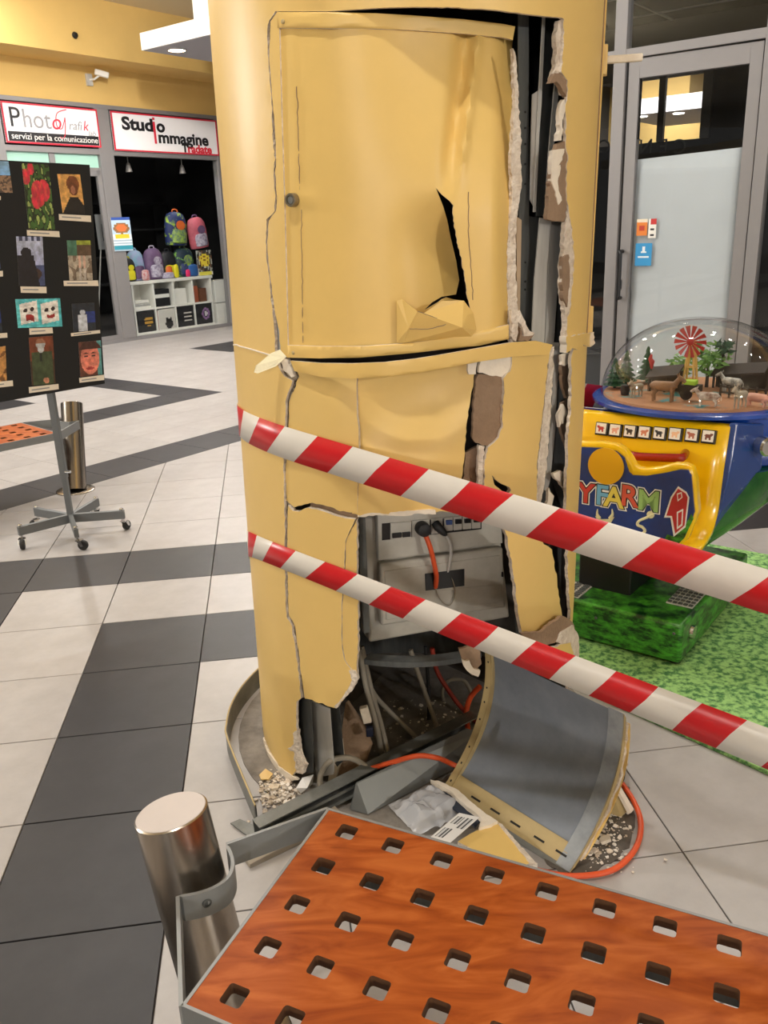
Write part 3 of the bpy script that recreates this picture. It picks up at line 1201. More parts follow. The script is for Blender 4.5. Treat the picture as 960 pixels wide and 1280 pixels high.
def sticker(label, s, z, wd, h, fn, nx=8, ny=10):
    t = thing('sticker', label, 'sticker', DW(s, z, .008))
    printed('print', DW(s, z, .009), DD * wd, SUP * h, nx, ny, fn, t)


sticker('orange sticker upper left of three on the paper-covered door', .145, 1.46, .09, .13, lambda u_, v: (226, 130, 50) if v < .85 and not (.3 < v < .6 and .3 < u_ < .7) else ((190, 60, 40) if v < .85 else (240, 225, 200)))
sticker('small white sticker with red and black marks on the door', .245, 1.44, .065, .15, lambda u_, v: (200, 50, 50) if v > .72 and u_ > .3 else ((40, 40, 44) if (.3 < u_ < .7 and int(v * 10) % 3 == 1) else (236, 234, 228)))
sticker('blue square sticker with a small white figure on the door', .145, 1.22, .14, .18, lambda u_, v: (232, 240, 246) if (math.hypot(u_ - .5, (v - .72)) < .12 or (abs(u_ - .5) < .16 and .56 < v < .62) or (.34 < v < .40 and .2 < u_ < .8)) else (52, 148, 206), 12, 14)
# vacant unit behind the door: floor, walls, ceiling grid and a glazed back looking into a lit gallery
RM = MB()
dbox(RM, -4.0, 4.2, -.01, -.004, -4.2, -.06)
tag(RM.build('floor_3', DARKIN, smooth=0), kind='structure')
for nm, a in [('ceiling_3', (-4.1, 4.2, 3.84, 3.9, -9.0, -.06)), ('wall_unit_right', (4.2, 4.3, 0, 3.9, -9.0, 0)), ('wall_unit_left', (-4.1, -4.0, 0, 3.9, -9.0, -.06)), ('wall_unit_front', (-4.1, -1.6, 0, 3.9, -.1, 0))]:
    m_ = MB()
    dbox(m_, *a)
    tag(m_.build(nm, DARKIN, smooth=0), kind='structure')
m_ = MB()
def DPL(px, py, o):
    """(s, z) where a pixel's ray meets the plane o behind/before the door front"""
    P = PL(px, py, DW(0, 0, o), DN)
    return (P - D0).dot(DD), P.z


sR, zR = DPL(886, 108, -4.2)
sM, zM = DPL(832, 95, -4.2)
zB_ = DPL(840, 176, -4.2)[1]
for a in [(-4.0, sR, 0, zB_), (-4.0, sR, zM, 3.84), (sR, 4.2, 0, 3.84)]:
    dbox(m_, *a, -4.4, -4.2)
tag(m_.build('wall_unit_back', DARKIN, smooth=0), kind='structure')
m_ = MB()
for a in [(sM - .05, sM + .03, zB_, zM), (sR - .05, sR + .06, zB_, zM), (sM - 1.6, sM - 1.5, zB_, zM)]:
    dbox(m_, *a, -4.2, -4.14)
tag(m_.build('window_2', mat('dark_window_frame', (70, 68, 66), .5), smooth=0), kind='structure')
GL = thing('ceiling_grid', 'thin pale ceiling grid strips inside the dark vacant unit', 'ceiling grid', DW(0, 3.83, -2))
for k in range(6):
    m_ = MB()
    dbox(m_, -2.4 + k * 1.2, -2.37 + k * 1.2, 3.825, 3.84, -4.2, -.1)
    m_.build('strip', ALU, GL, smooth=0)
for k in range(4):
    m_ = MB()
    dbox(m_, -1.5, 4.2, 3.824, 3.838, -1.0 * k - .7, -1.0 * k - .67)
    m_.build('strip', ALU, GL, smooth=0)
m_ = MB()
dbox(m_, .62, .95, 3.815, 3.824, -1.9, -1.5)
m_.build('vent', ALUD, GL, smooth=0)
t = thing('downlight', 'small lit downlight in the dark ceiling beyond the transom window', 'lamp', DW(-.2, 3.83, -1.1))
MB().lathe([(.09, 0), (.09, .01), (0, .012)], DW(-.12, 3.815, -.9), 16).build('lens', DISC_ON, t)
# lettering on the back glazing, read from behind
LT = thing('window_lettering', 'dark mirrored letters on the far glazing seen through the door', 'lettering', DW(0, 1.9, -4.1))
GREYL = mat('faded_lettering', (70, 68, 66), .6)
for ch, px in (('C', 858), ('E', 835), ('N', 816), ('T', 800), ('R', 785), ('O', 763)):
    P = PL(px, 191, DW(0, 0, -4.15), DN)
    text('letter', ch, .24, (P.x, P.y, P.z), -DD, SUP, GREYL, LT, bold=.0)
# gallery beyond: yellow bulkhead over a white soffit with downlights
GB = thing('far_bulkhead', 'lit yellow bulkhead and white soffit seen through the glazed door', 'bulkhead', DW(0, 2.6, -6))
sY, zY = DPL(862, 108, -6.2)
sS, zS = DPL(884, 126, -5.6)
sL = DPL(772, 110, -5.7)[0]
m_ = MB()
dbox(m_, sL, sY, zS + .1, 3.9, -7.4, -6.2)
m_.build('yellow_face', YELFAR, GB, smooth=0)
m_ = MB()
dbox(m_, sL, sS, zS - .08, zS + .12, -7.6, -5.6)
m_.build('soffit', mat('soffit_white', (238, 236, 240), .7), GB, smooth=0)
for (s, o_) in ((sS - .5, -5.95), (sS - 1.0, -5.85), (sS - .2, -6.6), (sS - 1.6, -6.4)):
    MB().lathe([(.075, 0), (.075, -.006), (0, -.008)], DW(s, zS - .082, o_), 14).build('downlight_lens', DISC_ON, GB)
m_ = MB()
dbox(m_, -4.1, 4.3, 0, 3.9, -9.1, -9.0)
tag(m_.build('wall_gallery', YELFAR, smooth=0), kind='structure')
for s, o_, z in ((sS - 1.2, -5.0, 3.7), (sS - .2, -5.0, 3.7), (sS - 1.6, -8.2, 3.7), (sS + .6, -8.0, 3.6)):
    P = DW(s, z, o_)
    lamp(P.x, P.y, P.z, 40, .15)

# ================================================================== COLUMN
KA = CR * PI / 180.0
column = thing('damaged_column', 'broken yellow round column with torn panels wrapped in warning tape', 'column', (CC(0)[0], CC(0)[1], 0), kind='thing')
rj = random.Random(11)


def ua(px, py):
    th, z = tz(px, py)
    return (th * KA, z)


R_EDGE = [(713, 773), (710, 700), (708, 638), (708, 605), (709, 577), (711, 533), (714, 507), (714, 489), (715, 441), (719.5, 431), (708, 430), (709.6, 397), (713.7, 386),
          (715.7, 354), (718, 327), (717, 308), (715, 286), (712, 264), (709, 250), (708, 225), (710, 195), (707, 176), (707.5, 137), (708, 125), (709.7, 117), (709, 101.5), (702, 90), (703.8, 67), (705, 24)]
TOP_EDGE = [(702, 22), (680, 20), (640, 15), (600, 11), (560, 9), (520, 8.5), (480, 9.5), (440, 12), (410, 14), (344, 14)]
L_EDGE = [(337, 26), (334, 31), (335, 68), (339, 119), (340.6, 152), (341, 173), (343.5, 199), (342, 214), (344, 245), (343, 264), (334, 274), (332.5, 302), (334, 327), (338, 359), (340.6, 392), (343, 413), (344.7, 440),
          (350, 462), (357, 471), (366, 476), (362, 486), (358, 497), (357, 512), (357, 534), (354.5, 572), (355, 593), (356, 626), (357, 653), (356.5, 690), (357.5, 747), (359, 772), (366, 783), (366, 792), (370, 815), (374, 847), (376, 872),
          (371, 877), (371, 912), (368, 919), (367.5, 931), (370.6, 947), (374, 957), (366, 969)]
pth = jag(R_EDGE, 1.0, 5, rj) + TOP_EDGE[:1] + jag(TOP_EDGE[1:6], .5, 6, rj) + TOP_EDGE[6:] + jag(L_EDGE, .7, 5, rj)
out_ = [(-180 * KA, CEIL), (180 * KA, CEIL), (180 * KA, 0.0), (84 * KA, 0.0), (80 * KA, .25), (72 * KA, .33), (60 * KA, .42)] + [ua(*p) for p in pth] + [(-56 * KA, 0.004), (-180 * KA, 0.004)]


def cl_f(x, y):
    th = x / KA
    d = .0022 * noise.noise(Vector((th * .06, y * 2.2, 3)))
    if th < -35 and y < 1.33:
        d += .0015
    return onc(th, y, d)


def cl_b(x, y, P):
    return P - nrm(x / KA) * .009


mb = slab(MB(), out_, cl_f, cl_b, (), (.034, .075), (0, 1, 2))
mb.build('cladding', [YEL, mat('dark_dusty_lining', (84, 78, 72), .9, var=.15, scale=6), GYP], column, smooth=40)


def push(x, y):
    return -.085 * sm((x - 400) / 220.0) * sm((270 - y) / 250.0)


# --- door frame and leaf
L2 = [(338, 27), (336.5, 68), (340.2, 119), (343.2, 152), (344.5, 173), (345.5, 199), (344, 216), (346.2, 246), (345, 264), (336, 276), (334, 302), (335.6, 327), (339.5, 359), (343.5, 388), (348.5, 413), (351, 444)]
sheet('door_stile', [(346.5, 15)] + [(349, 36), (352, 152), (355.5, 260), (357.5, 340), (360, 447)] + jag(L2[::-1], .5, 6, rj), [YELM, BROWN, GYP], column, .003, .02)


def slitx(y):
    pts = [(235, 545), (251, 562), (270, 566), (300, 571), (320, 576), (345, 581), (386, 587)]
    if y <= pts[0][0]:
        return 545
    for (y0, x0), (y1, x1) in zip(pts, pts[1:]):
        if y <= y1:
            return x0 + (x1 - x0) * (y - y0) / (y1 - y0)
    return 587


def door_dr(x, y):
    xf = 371 + (y - 50) * .021
    d = -.004 + (.0022 if x < xf else 0) + push(x, y)
    # creases running down from the upper right corner
    k = sm((260 - y) / 90.0)
    xc = 581 - (y - 49) * .12
    d += -.022 * k * math.exp(-((x - xc) / 9.0) ** 2)
    xr = 597 - (y - 54) * .13
    d += .012 * k * math.exp(-((x - xr) / 5.0) ** 2)
    # left leaf dips in towards the tear
    if x < slitx(y) - 4:
        bell = sm((y - 232) / 90.0) * sm((470 - y) / 70.0)
        d -= .075 * bell * sm((x - 470) / (slitx(y) - 470)) ** 1.6
    else:
        d += .006 * sm((y - 225) / 60.0)
    # outer right edge turned in
    d -= .035 * sm((x - 612) / 30.0) ** 1.5
    # long faint ripples
    d += .0035 * math.sin((x - 400) / 47.0 + y / 160.0) * sm((x - 400) / 60)
    # dent by the lock
    d += .004 * math.exp(-((x - 384) / 10.0) ** 2 - ((y - 250) / 8.0) ** 2)
    return d


HOLE = [(545, 235), (552, 243), (562, 251)] + jag([(566.5, 257), (566.5, 270), (571, 300), (577, 325), (581, 345), (583, 366), (587.5, 386)], .8, 3, rj) + \
       [(584, 389), (580, 384), (577, 375.5), (566, 374), (558, 371.5), (552, 374), (547, 378), (540, 382), (530, 388), (540, 378), (552, 371), (570, 368), (574, 350), (570, 325), (564, 300), (559, 275), (554, 258)]
door = sheet('inspection_door', [(350.5, 30), (480, 30), (560, 36), (642, 42), (640, 60), (642, 80), (641, 103), (639, 150), (639, 200), (641, 240), (637.5, 281), (634.5, 313), (634.5, 362), (636, 402), (636.5, 424), (600, 432), (520, 441), (440, 444), (361, 444), (358.5, 340), (356.5, 260), (353, 152)],
             [YELM, STEELD, GYP], column, door_dr, .004, [HOLE], step=(5, 7))
# fold line and rivets of the leaf
for (x, y) in [(371.5, 52), (372.5, 70), (373.5, 100)]:
    pass
lk = cyl(366.5, 250, .004)
ln = nrm(tz(366, 250)[0])
LX = ln.cross(SUP)
lockp = MB().lathe([(.0155, -.002), (.0155, .012), (.0145, .0145), (.0105, .0145), (.0105, .011), (0, .011)], lk - ln * .002, 24, 0, (LX, SUP, ln)).build('lock', mat('dull_nickel', (150, 140, 120), .35, .8), door, smooth=25)
lc_ = MB().lathe([(.0085, 0), (.0085, .002), (0, .002)], lk + ln * .0088, 18, 0, (LX, SUP, ln)).build('lock_core', GREYMET, lockp, smooth=25)
# vertical torn paint seams on the leaf
for path in ([(371, 108), (372.5, 160), (374, 215), (375, 238)], [(376.5, 262), (377, 300), (378, 340), (379, 430)], [(585, 240), (586, 300), (590, 345), (591, 375)]):
    P = [cyl(x, y, door_dr(x, y) + .0005) for x, y in jag(path, .7, 6, rj)]
    MB().tube(P, .0011, 5).build('paint_crack', BROWN, door)


def rail(name, top, bot, dr, t=.008, m=YELM):
    return sheet(name, top + bot[::-1], [m, STEELD, GYP], column, dr, t, step=(8, 5), smooth=45)


def rt_dr(x, y):
    return .006 + push(x, 30)


r1 = rail('top_rail', [(346, 14.8), (410, 15), (470, 16.5), (520, 19.5), (580, 24), (630, 30), (644, 33)], [(347, 35), (410, 35.5), (470, 36), (520, 38), (580, 42), (630, 47), (641, 50)], rt_dr)
r2 = rail('bottom_rail', [(359.5, 431.5), (400, 433), (450, 433), (520, 428), (580, 419), (636, 406)], [(360, 447), (400, 448), (450, 447), (520, 441), (580, 433), (636, 423)], .008)
for rr_, (x, y) in ((r1, (354, 27)), (r2, (367, 441))):
    n_ = nrm(tz(x, y)[0])
    MB().lathe([(.005, 0), (.005, .002), (.003, .004), (0, .0045)], cyl(x, y, .006), 12, 0, (n_.cross(SUP), SUP, n_)).build('screw', BEIGEFR, rr_)


def bow(x, y):
    return .008 + .045 * math.sin(PI * min(1, max(0, (x - 362) / 300.0))) ** 1.3


rail('bowed_rail', [(363, 451), (400, 454), (440, 454.5), (480, 453), (520, 448.5), (560, 442), (600, 435), (640, 428), (670, 426), (691, 431)],
     [(368, 464), (400, 471), (440, 473), (480, 472), (520, 467), (560, 460), (600, 452), (640, 446), (670, 444), (686, 443)], bow)
# torn, folded sheet at the foot of the tear
FV = {'A': (496.5, 376, .002), 'B': (503, 374, .004), 'C': (522, 389, .028), 'D': (530, 391.5, .026), 'E': (552, 376.5, .016), 'G': (579, 376, .012), 'H': (583, 394, .018), 'J': (577, 409, .034), 'K': (589, 420, .006),
      'L': (505, 428, .006), 'M': (496.5, 428, .002), 'N': (590, 391, .006), 'P': (594, 412, .004), 'Q': (511, 410, .018)}
ks = list(FV)
fv = [cyl(*FV[k]) for k in ks]
ff = [tuple(ks.index(c) for c in f) for f in ('ABQM', 'BCQ', 'MQL', 'QCJKL', 'CDEGHJ', 'HNPKJ', 'GNH')]
o = MB().add(fv, ff).build('torn_flap', [YELM], column, smooth=0, recalc=False)
so = o.modifiers.new('thickness', 'SOLIDIFY')
so.thickness = .003
for pth_ in ([(522, 389), (545, 398), (577, 409)], [(512, 411), (535, 411), (577, 401)], [(497, 376), (497, 428)]):
    MB().tube([cyl(x, y, .03 if x > 500 else .003) for x, y in jag(pth_, .6, 6, rj)], .0010, 5).build('paint_crack', BROWN, column)

# --- gypsum edges left bare along the upper opening
for nm, outl, d, m in [
    ('gypsum_edge', [(642, 60), (645, 70), (647, 103), (649, 140), (652, 175), (651, 195), (652, 230), (648, 260), (645, 290), (645, 330), (646, 370), (647, 400), (646, 424), (640, 428), (636, 420), (635, 400), (634, 360), (634, 313), (637, 281), (640, 240), (639, 200), (640, 180), (642, 150), (644, 120), (642, 90)], -.02, GYP),
    ('gypsum_edge', [(699, 25), (705, 24), (704, 64), (702, 90), (709, 101), (709, 120), (704, 118), (701, 100), (694, 92), (692, 100), (689, 102), (694, 85), (696, 65), (695, 45)], -.008, GYP),
    ('torn_board', [(694, 92), (703, 92), (709, 103), (708, 122), (702, 110), (696, 102), (688, 104), (690, 96)], -.002, BROWN),
    ('torn_board', [(697, 180), (707, 176), (709, 197), (709, 250), (706, 278), (695, 276), (684, 274), (686, 245), (690, 205)], -.003, BROWN),
    ('gypsum_edge', [(706, 124), (707, 132), (704, 150), (702, 175), (697, 176), (700, 160), (700, 140), (703, 128)], -.001, WHITEPAP),
    ('gypsum_edge', [(691, 188), (706, 186), (703, 200), (698, 208), (701, 206), (697, 230), (702, 250), (699, 256), (693, 236), (689, 226), (690, 205)], .0, WHITEPAP),
    ('gypsum_edge', [(709, 262), (714, 290), (717, 320), (714, 360), (711, 400), (708, 430), (705, 428), (707, 395), (703, 370), (702, 330), (705, 315), (706, 290)], -.004, GYP),
    ('torn_board', [(704, 322), (711, 318), (713, 350), (709, 384), (704, 372)], .001, BROWN),
    ('gypsum_edge', [(640, 388), (650, 388), (656, 402), (662, 414), (668, 416), (666, 419), (656, 420), (651, 406), (648, 402), (647, 420), (645, 427), (640, 424)], .012, GYP),
    ('torn_board', [(651, 408), (656, 420), (668, 418), (660, 426), (648, 426)], .004, BROWN),
]:
    sheet(nm, jag(outl + outl[:1], .9, 4, rj)[:-1], [m, m, m], column, d, .012, step=(4, 6))
# lip of the upper right skin where it stops half way down, hinges of the side door
sheet('ragged_lip', jag([(708, 421), (742, 415), (743.5, 428), (738, 434), (730, 431), (725, 437), (716, 436), (709, 441), (708, 421)], 1.0, 3, rj)[:-1], [YEL, GYP, WHITEPAP], column, .006, .02, step=(4, 4))
for z0, z1 in ((2.03, 1.96), (1.38, 1.31)):
    MB().box(onc(75, (z0 + z1) / 2, .006), (.012, .03, z0 - z1), (nrm(75), Vector((math.cos(rad(75)), math.sin(rad(75)), 0)), SUP)).build('hinge', YELM, column, bevel=.002)
    n75 = nrm(78)
MB().box(onc(78, 2.0, .05), (.1, .014, .018), (nrm(78), nrm(168), SUP)).build('hinge_pin', WHITEPAP, column, bevel=.003)
MB().tube([onc(69.5, z, .0003) for z in np.linspace(1.31, 2.4, 24)], .0022, 5).build('seam', BROWN, column)
MB().tube([onc(72.5, z, .001) for z in np.linspace(1.31, 2.4, 24)], .003, 5).build('seam', YEL, column)
# lifted paper seam round the left side
P = [cyl(x, y, .003) for x, y in [(292, 431), (296, 431), (300, 433), (312, 436), (325, 440), (341, 445)]]
MB().tube(P, .0022, 5).build('seam', WHITEPAP, column)

# --- steel studs and channels seen inside the upper opening (each a folded profile set behind the skin)


def stud(outl, d, m, name='stud', t=.003):
    return sheet(name, outl, [m, m, m], column, d, t, step=(6, 14))


stud([(648, 14), (661, 14), (661, 200), (662, 430), (650, 430), (648, 200)], -.075, STEELD, 'steel_plate')
stud([(666, 118), (675, 112), (674, 180), (670, 262), (663, 250), (664, 180)], -.06, mat('pale_profile', (200, 196, 190), .4, .3), 'pale_profile')
stud([(679, 16), (682, 16), (677, 130), (672, 200), (670, 265), (667, 265), (672, 150)], -.055, GALV, 'profile_lip')
stud([(682, 16), (697, 16), (694, 110), (686, 210), (682, 270), (671, 270), (673, 200), (678, 120)], -.075, STEELD, 'stud')
stud([(694, 100), (699, 105), (692, 190), (686, 275), (681, 275), (686, 190)], -.05, GALV, 'profile_lip')
stud([(675, 272), (688, 275), (684, 340), (680, 436), (664, 436), (668, 350)], -.05, GALV, 'stud')
stud([(689, 274), (704, 278), (699, 330), (692, 436), (681, 436), (685, 350)], -.056, GALV, 'stud')
stud([(660, 270), (674, 272), (667, 350), (664, 436), (652, 436), (655, 350)], -.085, STEELD, 'stud')
stud([(645, 270), (652, 275), (651, 330), (650, 395), (645, 395), (646, 330)], -.045, mat('tan_board_paper', (190, 166, 138), .9, var=.06), 'inner_board', .01)
for yy in (140, 160, 180, 205, 230, 328, 352, 362):
    P = cyl(656.5, yy, -.073)
    n_ = nrm(tz(656, yy)[0])
    MB().lathe([(.0028, 0), (.0028, .001), (0, .001)], P, 8, 0, (n_.cross(SUP), SUP, n_)).build('rivet', BLACK, column)
# black sheet behind the studs, painted in for the unlit void
stud([(640, 2), (712, 2), (718, 300), (716, 440), (690, 450), (636, 440)], -.17, BLACKM, 'void_backing', .03)
stud([(692, 428), (700, 428), (697, 480), (694, 540), (688, 600), (684, 614), (680, 612), (686, 560), (690, 500)], -.05, GALV, 'stud')
stud([(700, 430), (716, 436), (712, 540), (706, 620), (700, 660), (684, 660), (690, 600), (697, 520)], -.10, STEELD, 'stud')
stud([(676, 620), (690, 600), (703, 640), (700, 790), (690, 790), (688, 690)], -.06, STEELD, 'stud')
for nm, outl, d, m in [('torn_board', [(701, 444), (711, 440), (714, 450), (713, 492), (708, 498), (703, 480)], -.03, BROWN), ('gypsum_edge', [(702, 444), (712, 441), (713, 452), (706, 458), (702, 456)], -.02, WHITEPAP),
                       ('torn_board', [(703, 504), (712, 498), (711, 530), (709, 562), (704, 545), (700, 532)], -.03, BROWN), ('gypsum_edge', [(698, 520), (704, 505), (709, 514), (704, 530), (702, 526), (700, 534)], -.02, WHITEPAP),
                       ('torn_board', [(691, 592), (700, 588), (708, 592), (708, 616), (700, 602), (694, 598)], -.02, WHITEPAP), ('gypsum_edge', [(686, 610), (692, 620), (690, 640), (692, 655), (686, 655), (684, 630)], -.025, WHITEPAP)]:
    sheet(nm, jag(outl + outl[:1], .8, 4, rj)[:-1], [m, m, m], column, d, .008, step=(4, 5))

# --- lower skin: broken panels
A_bot = [(357.5, 625), (360, 628), (368.6, 634), (377, 632), (385, 630), (390, 628), (400, 630.5), (409, 632), (425, 639), (446, 641)]
A_left = [(368.6, 471), (374, 470), (368, 486), (362.5, 497), (361, 512), (361, 534), (357.5, 572), (357.5, 593), (358.5, 626)]


def a_dr(x, y):
    return -.004 + .010 * math.exp(-((x - 415) / 28.0) ** 2) * sm((y - 455) / 60) * sm((650 - y) / 90)


sheet('lower_skin', [(368, 458), (447, 461)] + [(445.5, 480), (446, 520), (448, 534), (448.5, 560), (447, 600), (446.5, 641)] + jag(A_bot[::-1], .8, 4, rj) + jag(A_left[::-1], .8, 4, rj)[1:-1],
      [YEL, BROWN, GYP], column, a_dr, .014, step=(7, 9))


def b_dr(x, y):
    s_ = math.sin(PI * min(1, max(0, (x - 440) / 155.0)))
    return -.012 - .05 * s_ * sm((600 - y) / 130.0) - .006 * math.sin((x + y * 1.2) / 34.0)


sheet('dented_skin', [(440, 455), (520, 452), (592, 446)] + jag([(594, 455), (592, 477), (588, 495), (586, 509), (583, 530), (582, 550), (579, 583), (576, 610), (572, 640)], .9, 5, rj) +
      jag([(560, 640), (545, 640), (523, 639.5), (500, 643), (480, 642), (465, 640), (450, 644), (440, 642)], 1.2, 4, rj), [YEL, BROWN, GYP], column, b_dr, .014, step=(7, 8))
# torn white paper edge under it
sheet('paper_edge', jag([(447, 640), (470, 638), (482, 641), (500, 640), (523, 638), (545, 638), (545, 643), (523, 642), (505, 646), (482, 644), (466, 645), (447, 646)], .9, 4, rj), [WHITEPAP] * 3, column, -.008, .008, step=(5, 3))


def c_dr(x, y):
    return -.002 - .01 * sm((x - 640) / 50.0)


C_out = [(640, 446), (686, 438)] + jag([(687, 442), (684, 462), (681, 490), (679, 510), (676, 540), (672, 575), (671, 600), (671, 640), (672, 668), (680, 680), (690, 687), (696, 723), (700, 754), (703, 773)], .9, 5, rj) + \
        jag([(690, 776), (677, 790), (664, 790), (653, 793)], 1, 4, rj) + jag([(648, 765), (643, 726), (638, 695), (633, 667), (622, 640), (607, 640), (606, 600), (606, 580), (610, 560), (615, 556), (624, 547), (629, 530), (628, 512), (631, 483), (629, 473), (637, 464), (640, 455)], .9, 4, rj)
sheet('lower_skin', C_out, [YEL, BROWN, GYP], column, c_dr, .014, [[(615, 594), (620, 600), (627, 605), (637, 609), (639, 613), (634, 620), (628, 614), (618, 606)]], step=(7, 8))
for nm, outl, d, m, t in [('bare_board', [(598, 467), (632, 470), (632, 482), (630, 512), (632, 526), (626, 549), (612, 559), (594.5, 553), (590.5, 547), (592.6, 501), (595, 477)], -.012, BROWN, .012),
                          ('gypsum_edge', [(600, 449), (609, 445), (640, 446), (644, 458), (637, 463), (628, 471), (612, 469), (599, 466)], -.007, WHITEPAP, .012),
                          ('gypsum_edge', [(583, 449), (597, 448), (595, 468), (586, 468)], -.012, WHITEPAP, .01),
                          ('torn_board', [(581, 566), (597, 558), (599, 606), (579, 606)], -.035, BROWN, .01),
                          ('gypsum_edge', [(599, 556), (606, 558), (604, 580), (605, 608), (598, 607), (597, 580)], -.008, GYP, .012),
                          ('gypsum_edge', [(687, 437), (692, 433), (692, 460), (690, 490), (688, 520), (685, 560), (683, 590), (678, 618), (675, 640), (670, 640), (671, 600), (673, 575), (677, 540), (680, 510), (683, 480), (685, 460)], -.012, GYP, .012),
                          ('bent_fragment', [(652, 792), (677, 789), (690, 778), (704, 770), (713, 775), (719, 783), (716, 796), (700, 802), (678, 808), (655, 803)], .012, BROWN, .01),
                          ('gypsum_edge', [(696, 802), (703, 790), (716, 782), (723, 794), (724, 822), (717, 824), (714, 806), (704, 808)], .018, GYP, .014),
                          ('yellow_fragment', [(684, 813), (700, 806), (714, 803), (717, 824), (712, 838), (692, 826)], .022, YEL, .01),
                          ('torn_board', [(574, 812), (600, 806), (602, 830), (590, 845), (580, 830)], -.02, BROWN, .01),
                          ('gypsum_edge', [(578, 826), (586, 826), (592, 836), (600, 838), (598, 846), (588, 842), (580, 834)], -.012, WHITEPAP, .01)]:
    sheet(nm, jag(outl + outl[:1], .9, 4, rj)[:-1], [m, m, m if m is not YEL else GYP], column, d, t, step=(5, 5))
# D: lower left skin below the crack, split by a second crack
D_top = [(359.5, 632), (366, 639), (374, 639), (385, 634.5), (400, 638), (420, 645), (432, 648), (446, 648)]
crk = [(441, 656), (431.6, 675), (430, 712), (427, 756), (427, 803), (430, 825), (438, 836), (444, 842)]
D_left = [(380, 872), (377, 845), (373, 813), (369.5, 790), (369, 782), (361.5, 770), (360, 747), (359.3, 690), (359.3, 640)]
sheet('lower_skin', jag(D_top[:-1], .6, 5, rj) + [(444, 649)] + jag(crk, .5, 5, rj) + jag([(443, 856), (436, 864), (427, 878), (418, 885), (399, 878), (381, 873)], 1.1, 4, rj) + jag(D_left[1:], .6, 5, rj)[:-1],
      [YEL, BROWN, GYP], column, .001, .014, step=(7, 9))
sheet('lower_skin', [(442.5, 657)] + jag([(446, 649), (446, 694), (447.5, 756), (447, 819), (446, 846)], 1, 4, rj) + jag([(p[0] + 1.3, p[1]) for p in crk[::-1]], .5, 5, rj)[:-1],
      [YEL, BROWN, GYP], column, -.002, .014, step=(6, 9))
sheet('gypsum_edge', jag([(436, 838), (445, 838), (447, 850), (441, 862), (430, 873), (420, 886), (418, 884), (427, 872), (436, 860), (440, 850), (436, 838)], .8, 3, rj)[:-1], [GYP] * 3, column, .002, .014, step=(4, 4))
sheet('gypsum_edge', jag([(366, 917), (371, 913), (372, 930), (376, 945), (381, 957), (378, 968), (370, 966), (367, 940), (360, 936), (367, 930), (366, 917)], .9, 3, rj)[:-1], [GYP] * 3, column, .004, .014, step=(4, 4))
sheet('gypsum_edge', jag([(328, 922), (335, 940), (348, 958), (362, 968), (372, 975), (355, 978), (340, 966), (330, 944), (328, 922)], .7, 4, rj)[:-1], [WHITEPAP] * 3, column, .004, .01, step=(4, 4))
# horizontal crack: bare core under the lifted edge
sheet('bare_board', [(388, 627), (410, 630), (428, 637), (447, 640), (447, 649), (430, 648), (405, 640), (388, 635)], [BROWN] * 3, column, -.016, .01)
sheet('bare_board', [(354, 440), (371, 470), (366, 500), (366, 560), (364, 700), (374, 790), (384, 872), (372, 872), (364, 795), (352, 760), (350, 640), (352, 500), (336, 440), (332, 300), (334, 30), (346, 30), (351, 300)], [mat('crack_core', (206, 190, 168), .95, dark=(88, 76, 64), scale=34, ramp=(.40, .52))] * 3, column, -.014, .01)
stud([(342, 385), (350, 385), (352, 444), (344, 444)], -.012, GALV, 'profile_lip')
# flap of white paper sticking out at the left joint
fl = [cyl(350, 437, .01), cyl(358, 446, .008), cyl(345, 458, .03), cyl(322, 467, .07), cyl(317.5, 465.5, .075), cyl(320, 457, .07), cyl(338, 442, .03)]
o = MB().add(fl, [tuple(range(7))]).build('paper_flap', mat('cream_paper', (246, 238, 204), .8, bump=.3, bscale=40), column, smooth=0, recalc=False)
so = o.modifiers.new('thickness', 'SOLIDIFY')
so.thickness = .002
sheet('torn_board', jag([(350, 447), (358, 449), (368, 470), (364, 472), (354, 462), (350, 447)], .8, 3, rj)[:-1], [WHITEPAP] * 3, column, .002, .012, step=(4, 4))

# --- studs standing in the lower opening
stud([(371, 876), (388, 872), (391, 930), (391, 966), (379, 966), (374, 945), (370, 910)], -.03, STEELD)
stud([(389, 876), (412, 886), (417, 950), (417, 968), (396, 972), (391, 930)], -.06, GALV)
stud([(412, 882), (424, 884), (430, 950), (420, 960), (415, 930)], -.10, STEELD)
stud([(449, 640), (456, 640), (462, 790), (455, 792), (450, 720)], -.07, GREYMET, 'steel_channel')
stud([(636, 660), (640, 660), (654, 795), (646, 795)], -.10, STEELD, 'steel_channel')
# dark sill plate under the fuse box
mb = MB()
pts = [onc(t_, .425, -.10) for t_ in np.linspace(-22, 26, 13)] + [onc(t_, .425, -.14) for t_ in np.linspace(26, -22, 13)]
mb.prism(pts, (0, 0, .016))
mb.build('sill_plate', STEELD, column, smooth=0)
# curved dark skirting at the back of the hollow foot
mb = MB()
ths = np.linspace(95, 265, 30)
pts = [onc(t_, .0, -.03) for t_ in ths] + [onc(t_, .0, -.045) for t_ in ths[::-1]]
mb.prism(pts, (0, 0, .16))
mb.build('skirting', STEELD, column, smooth=40)
mb = MB()
ths = np.linspace(-14, 92, 30)

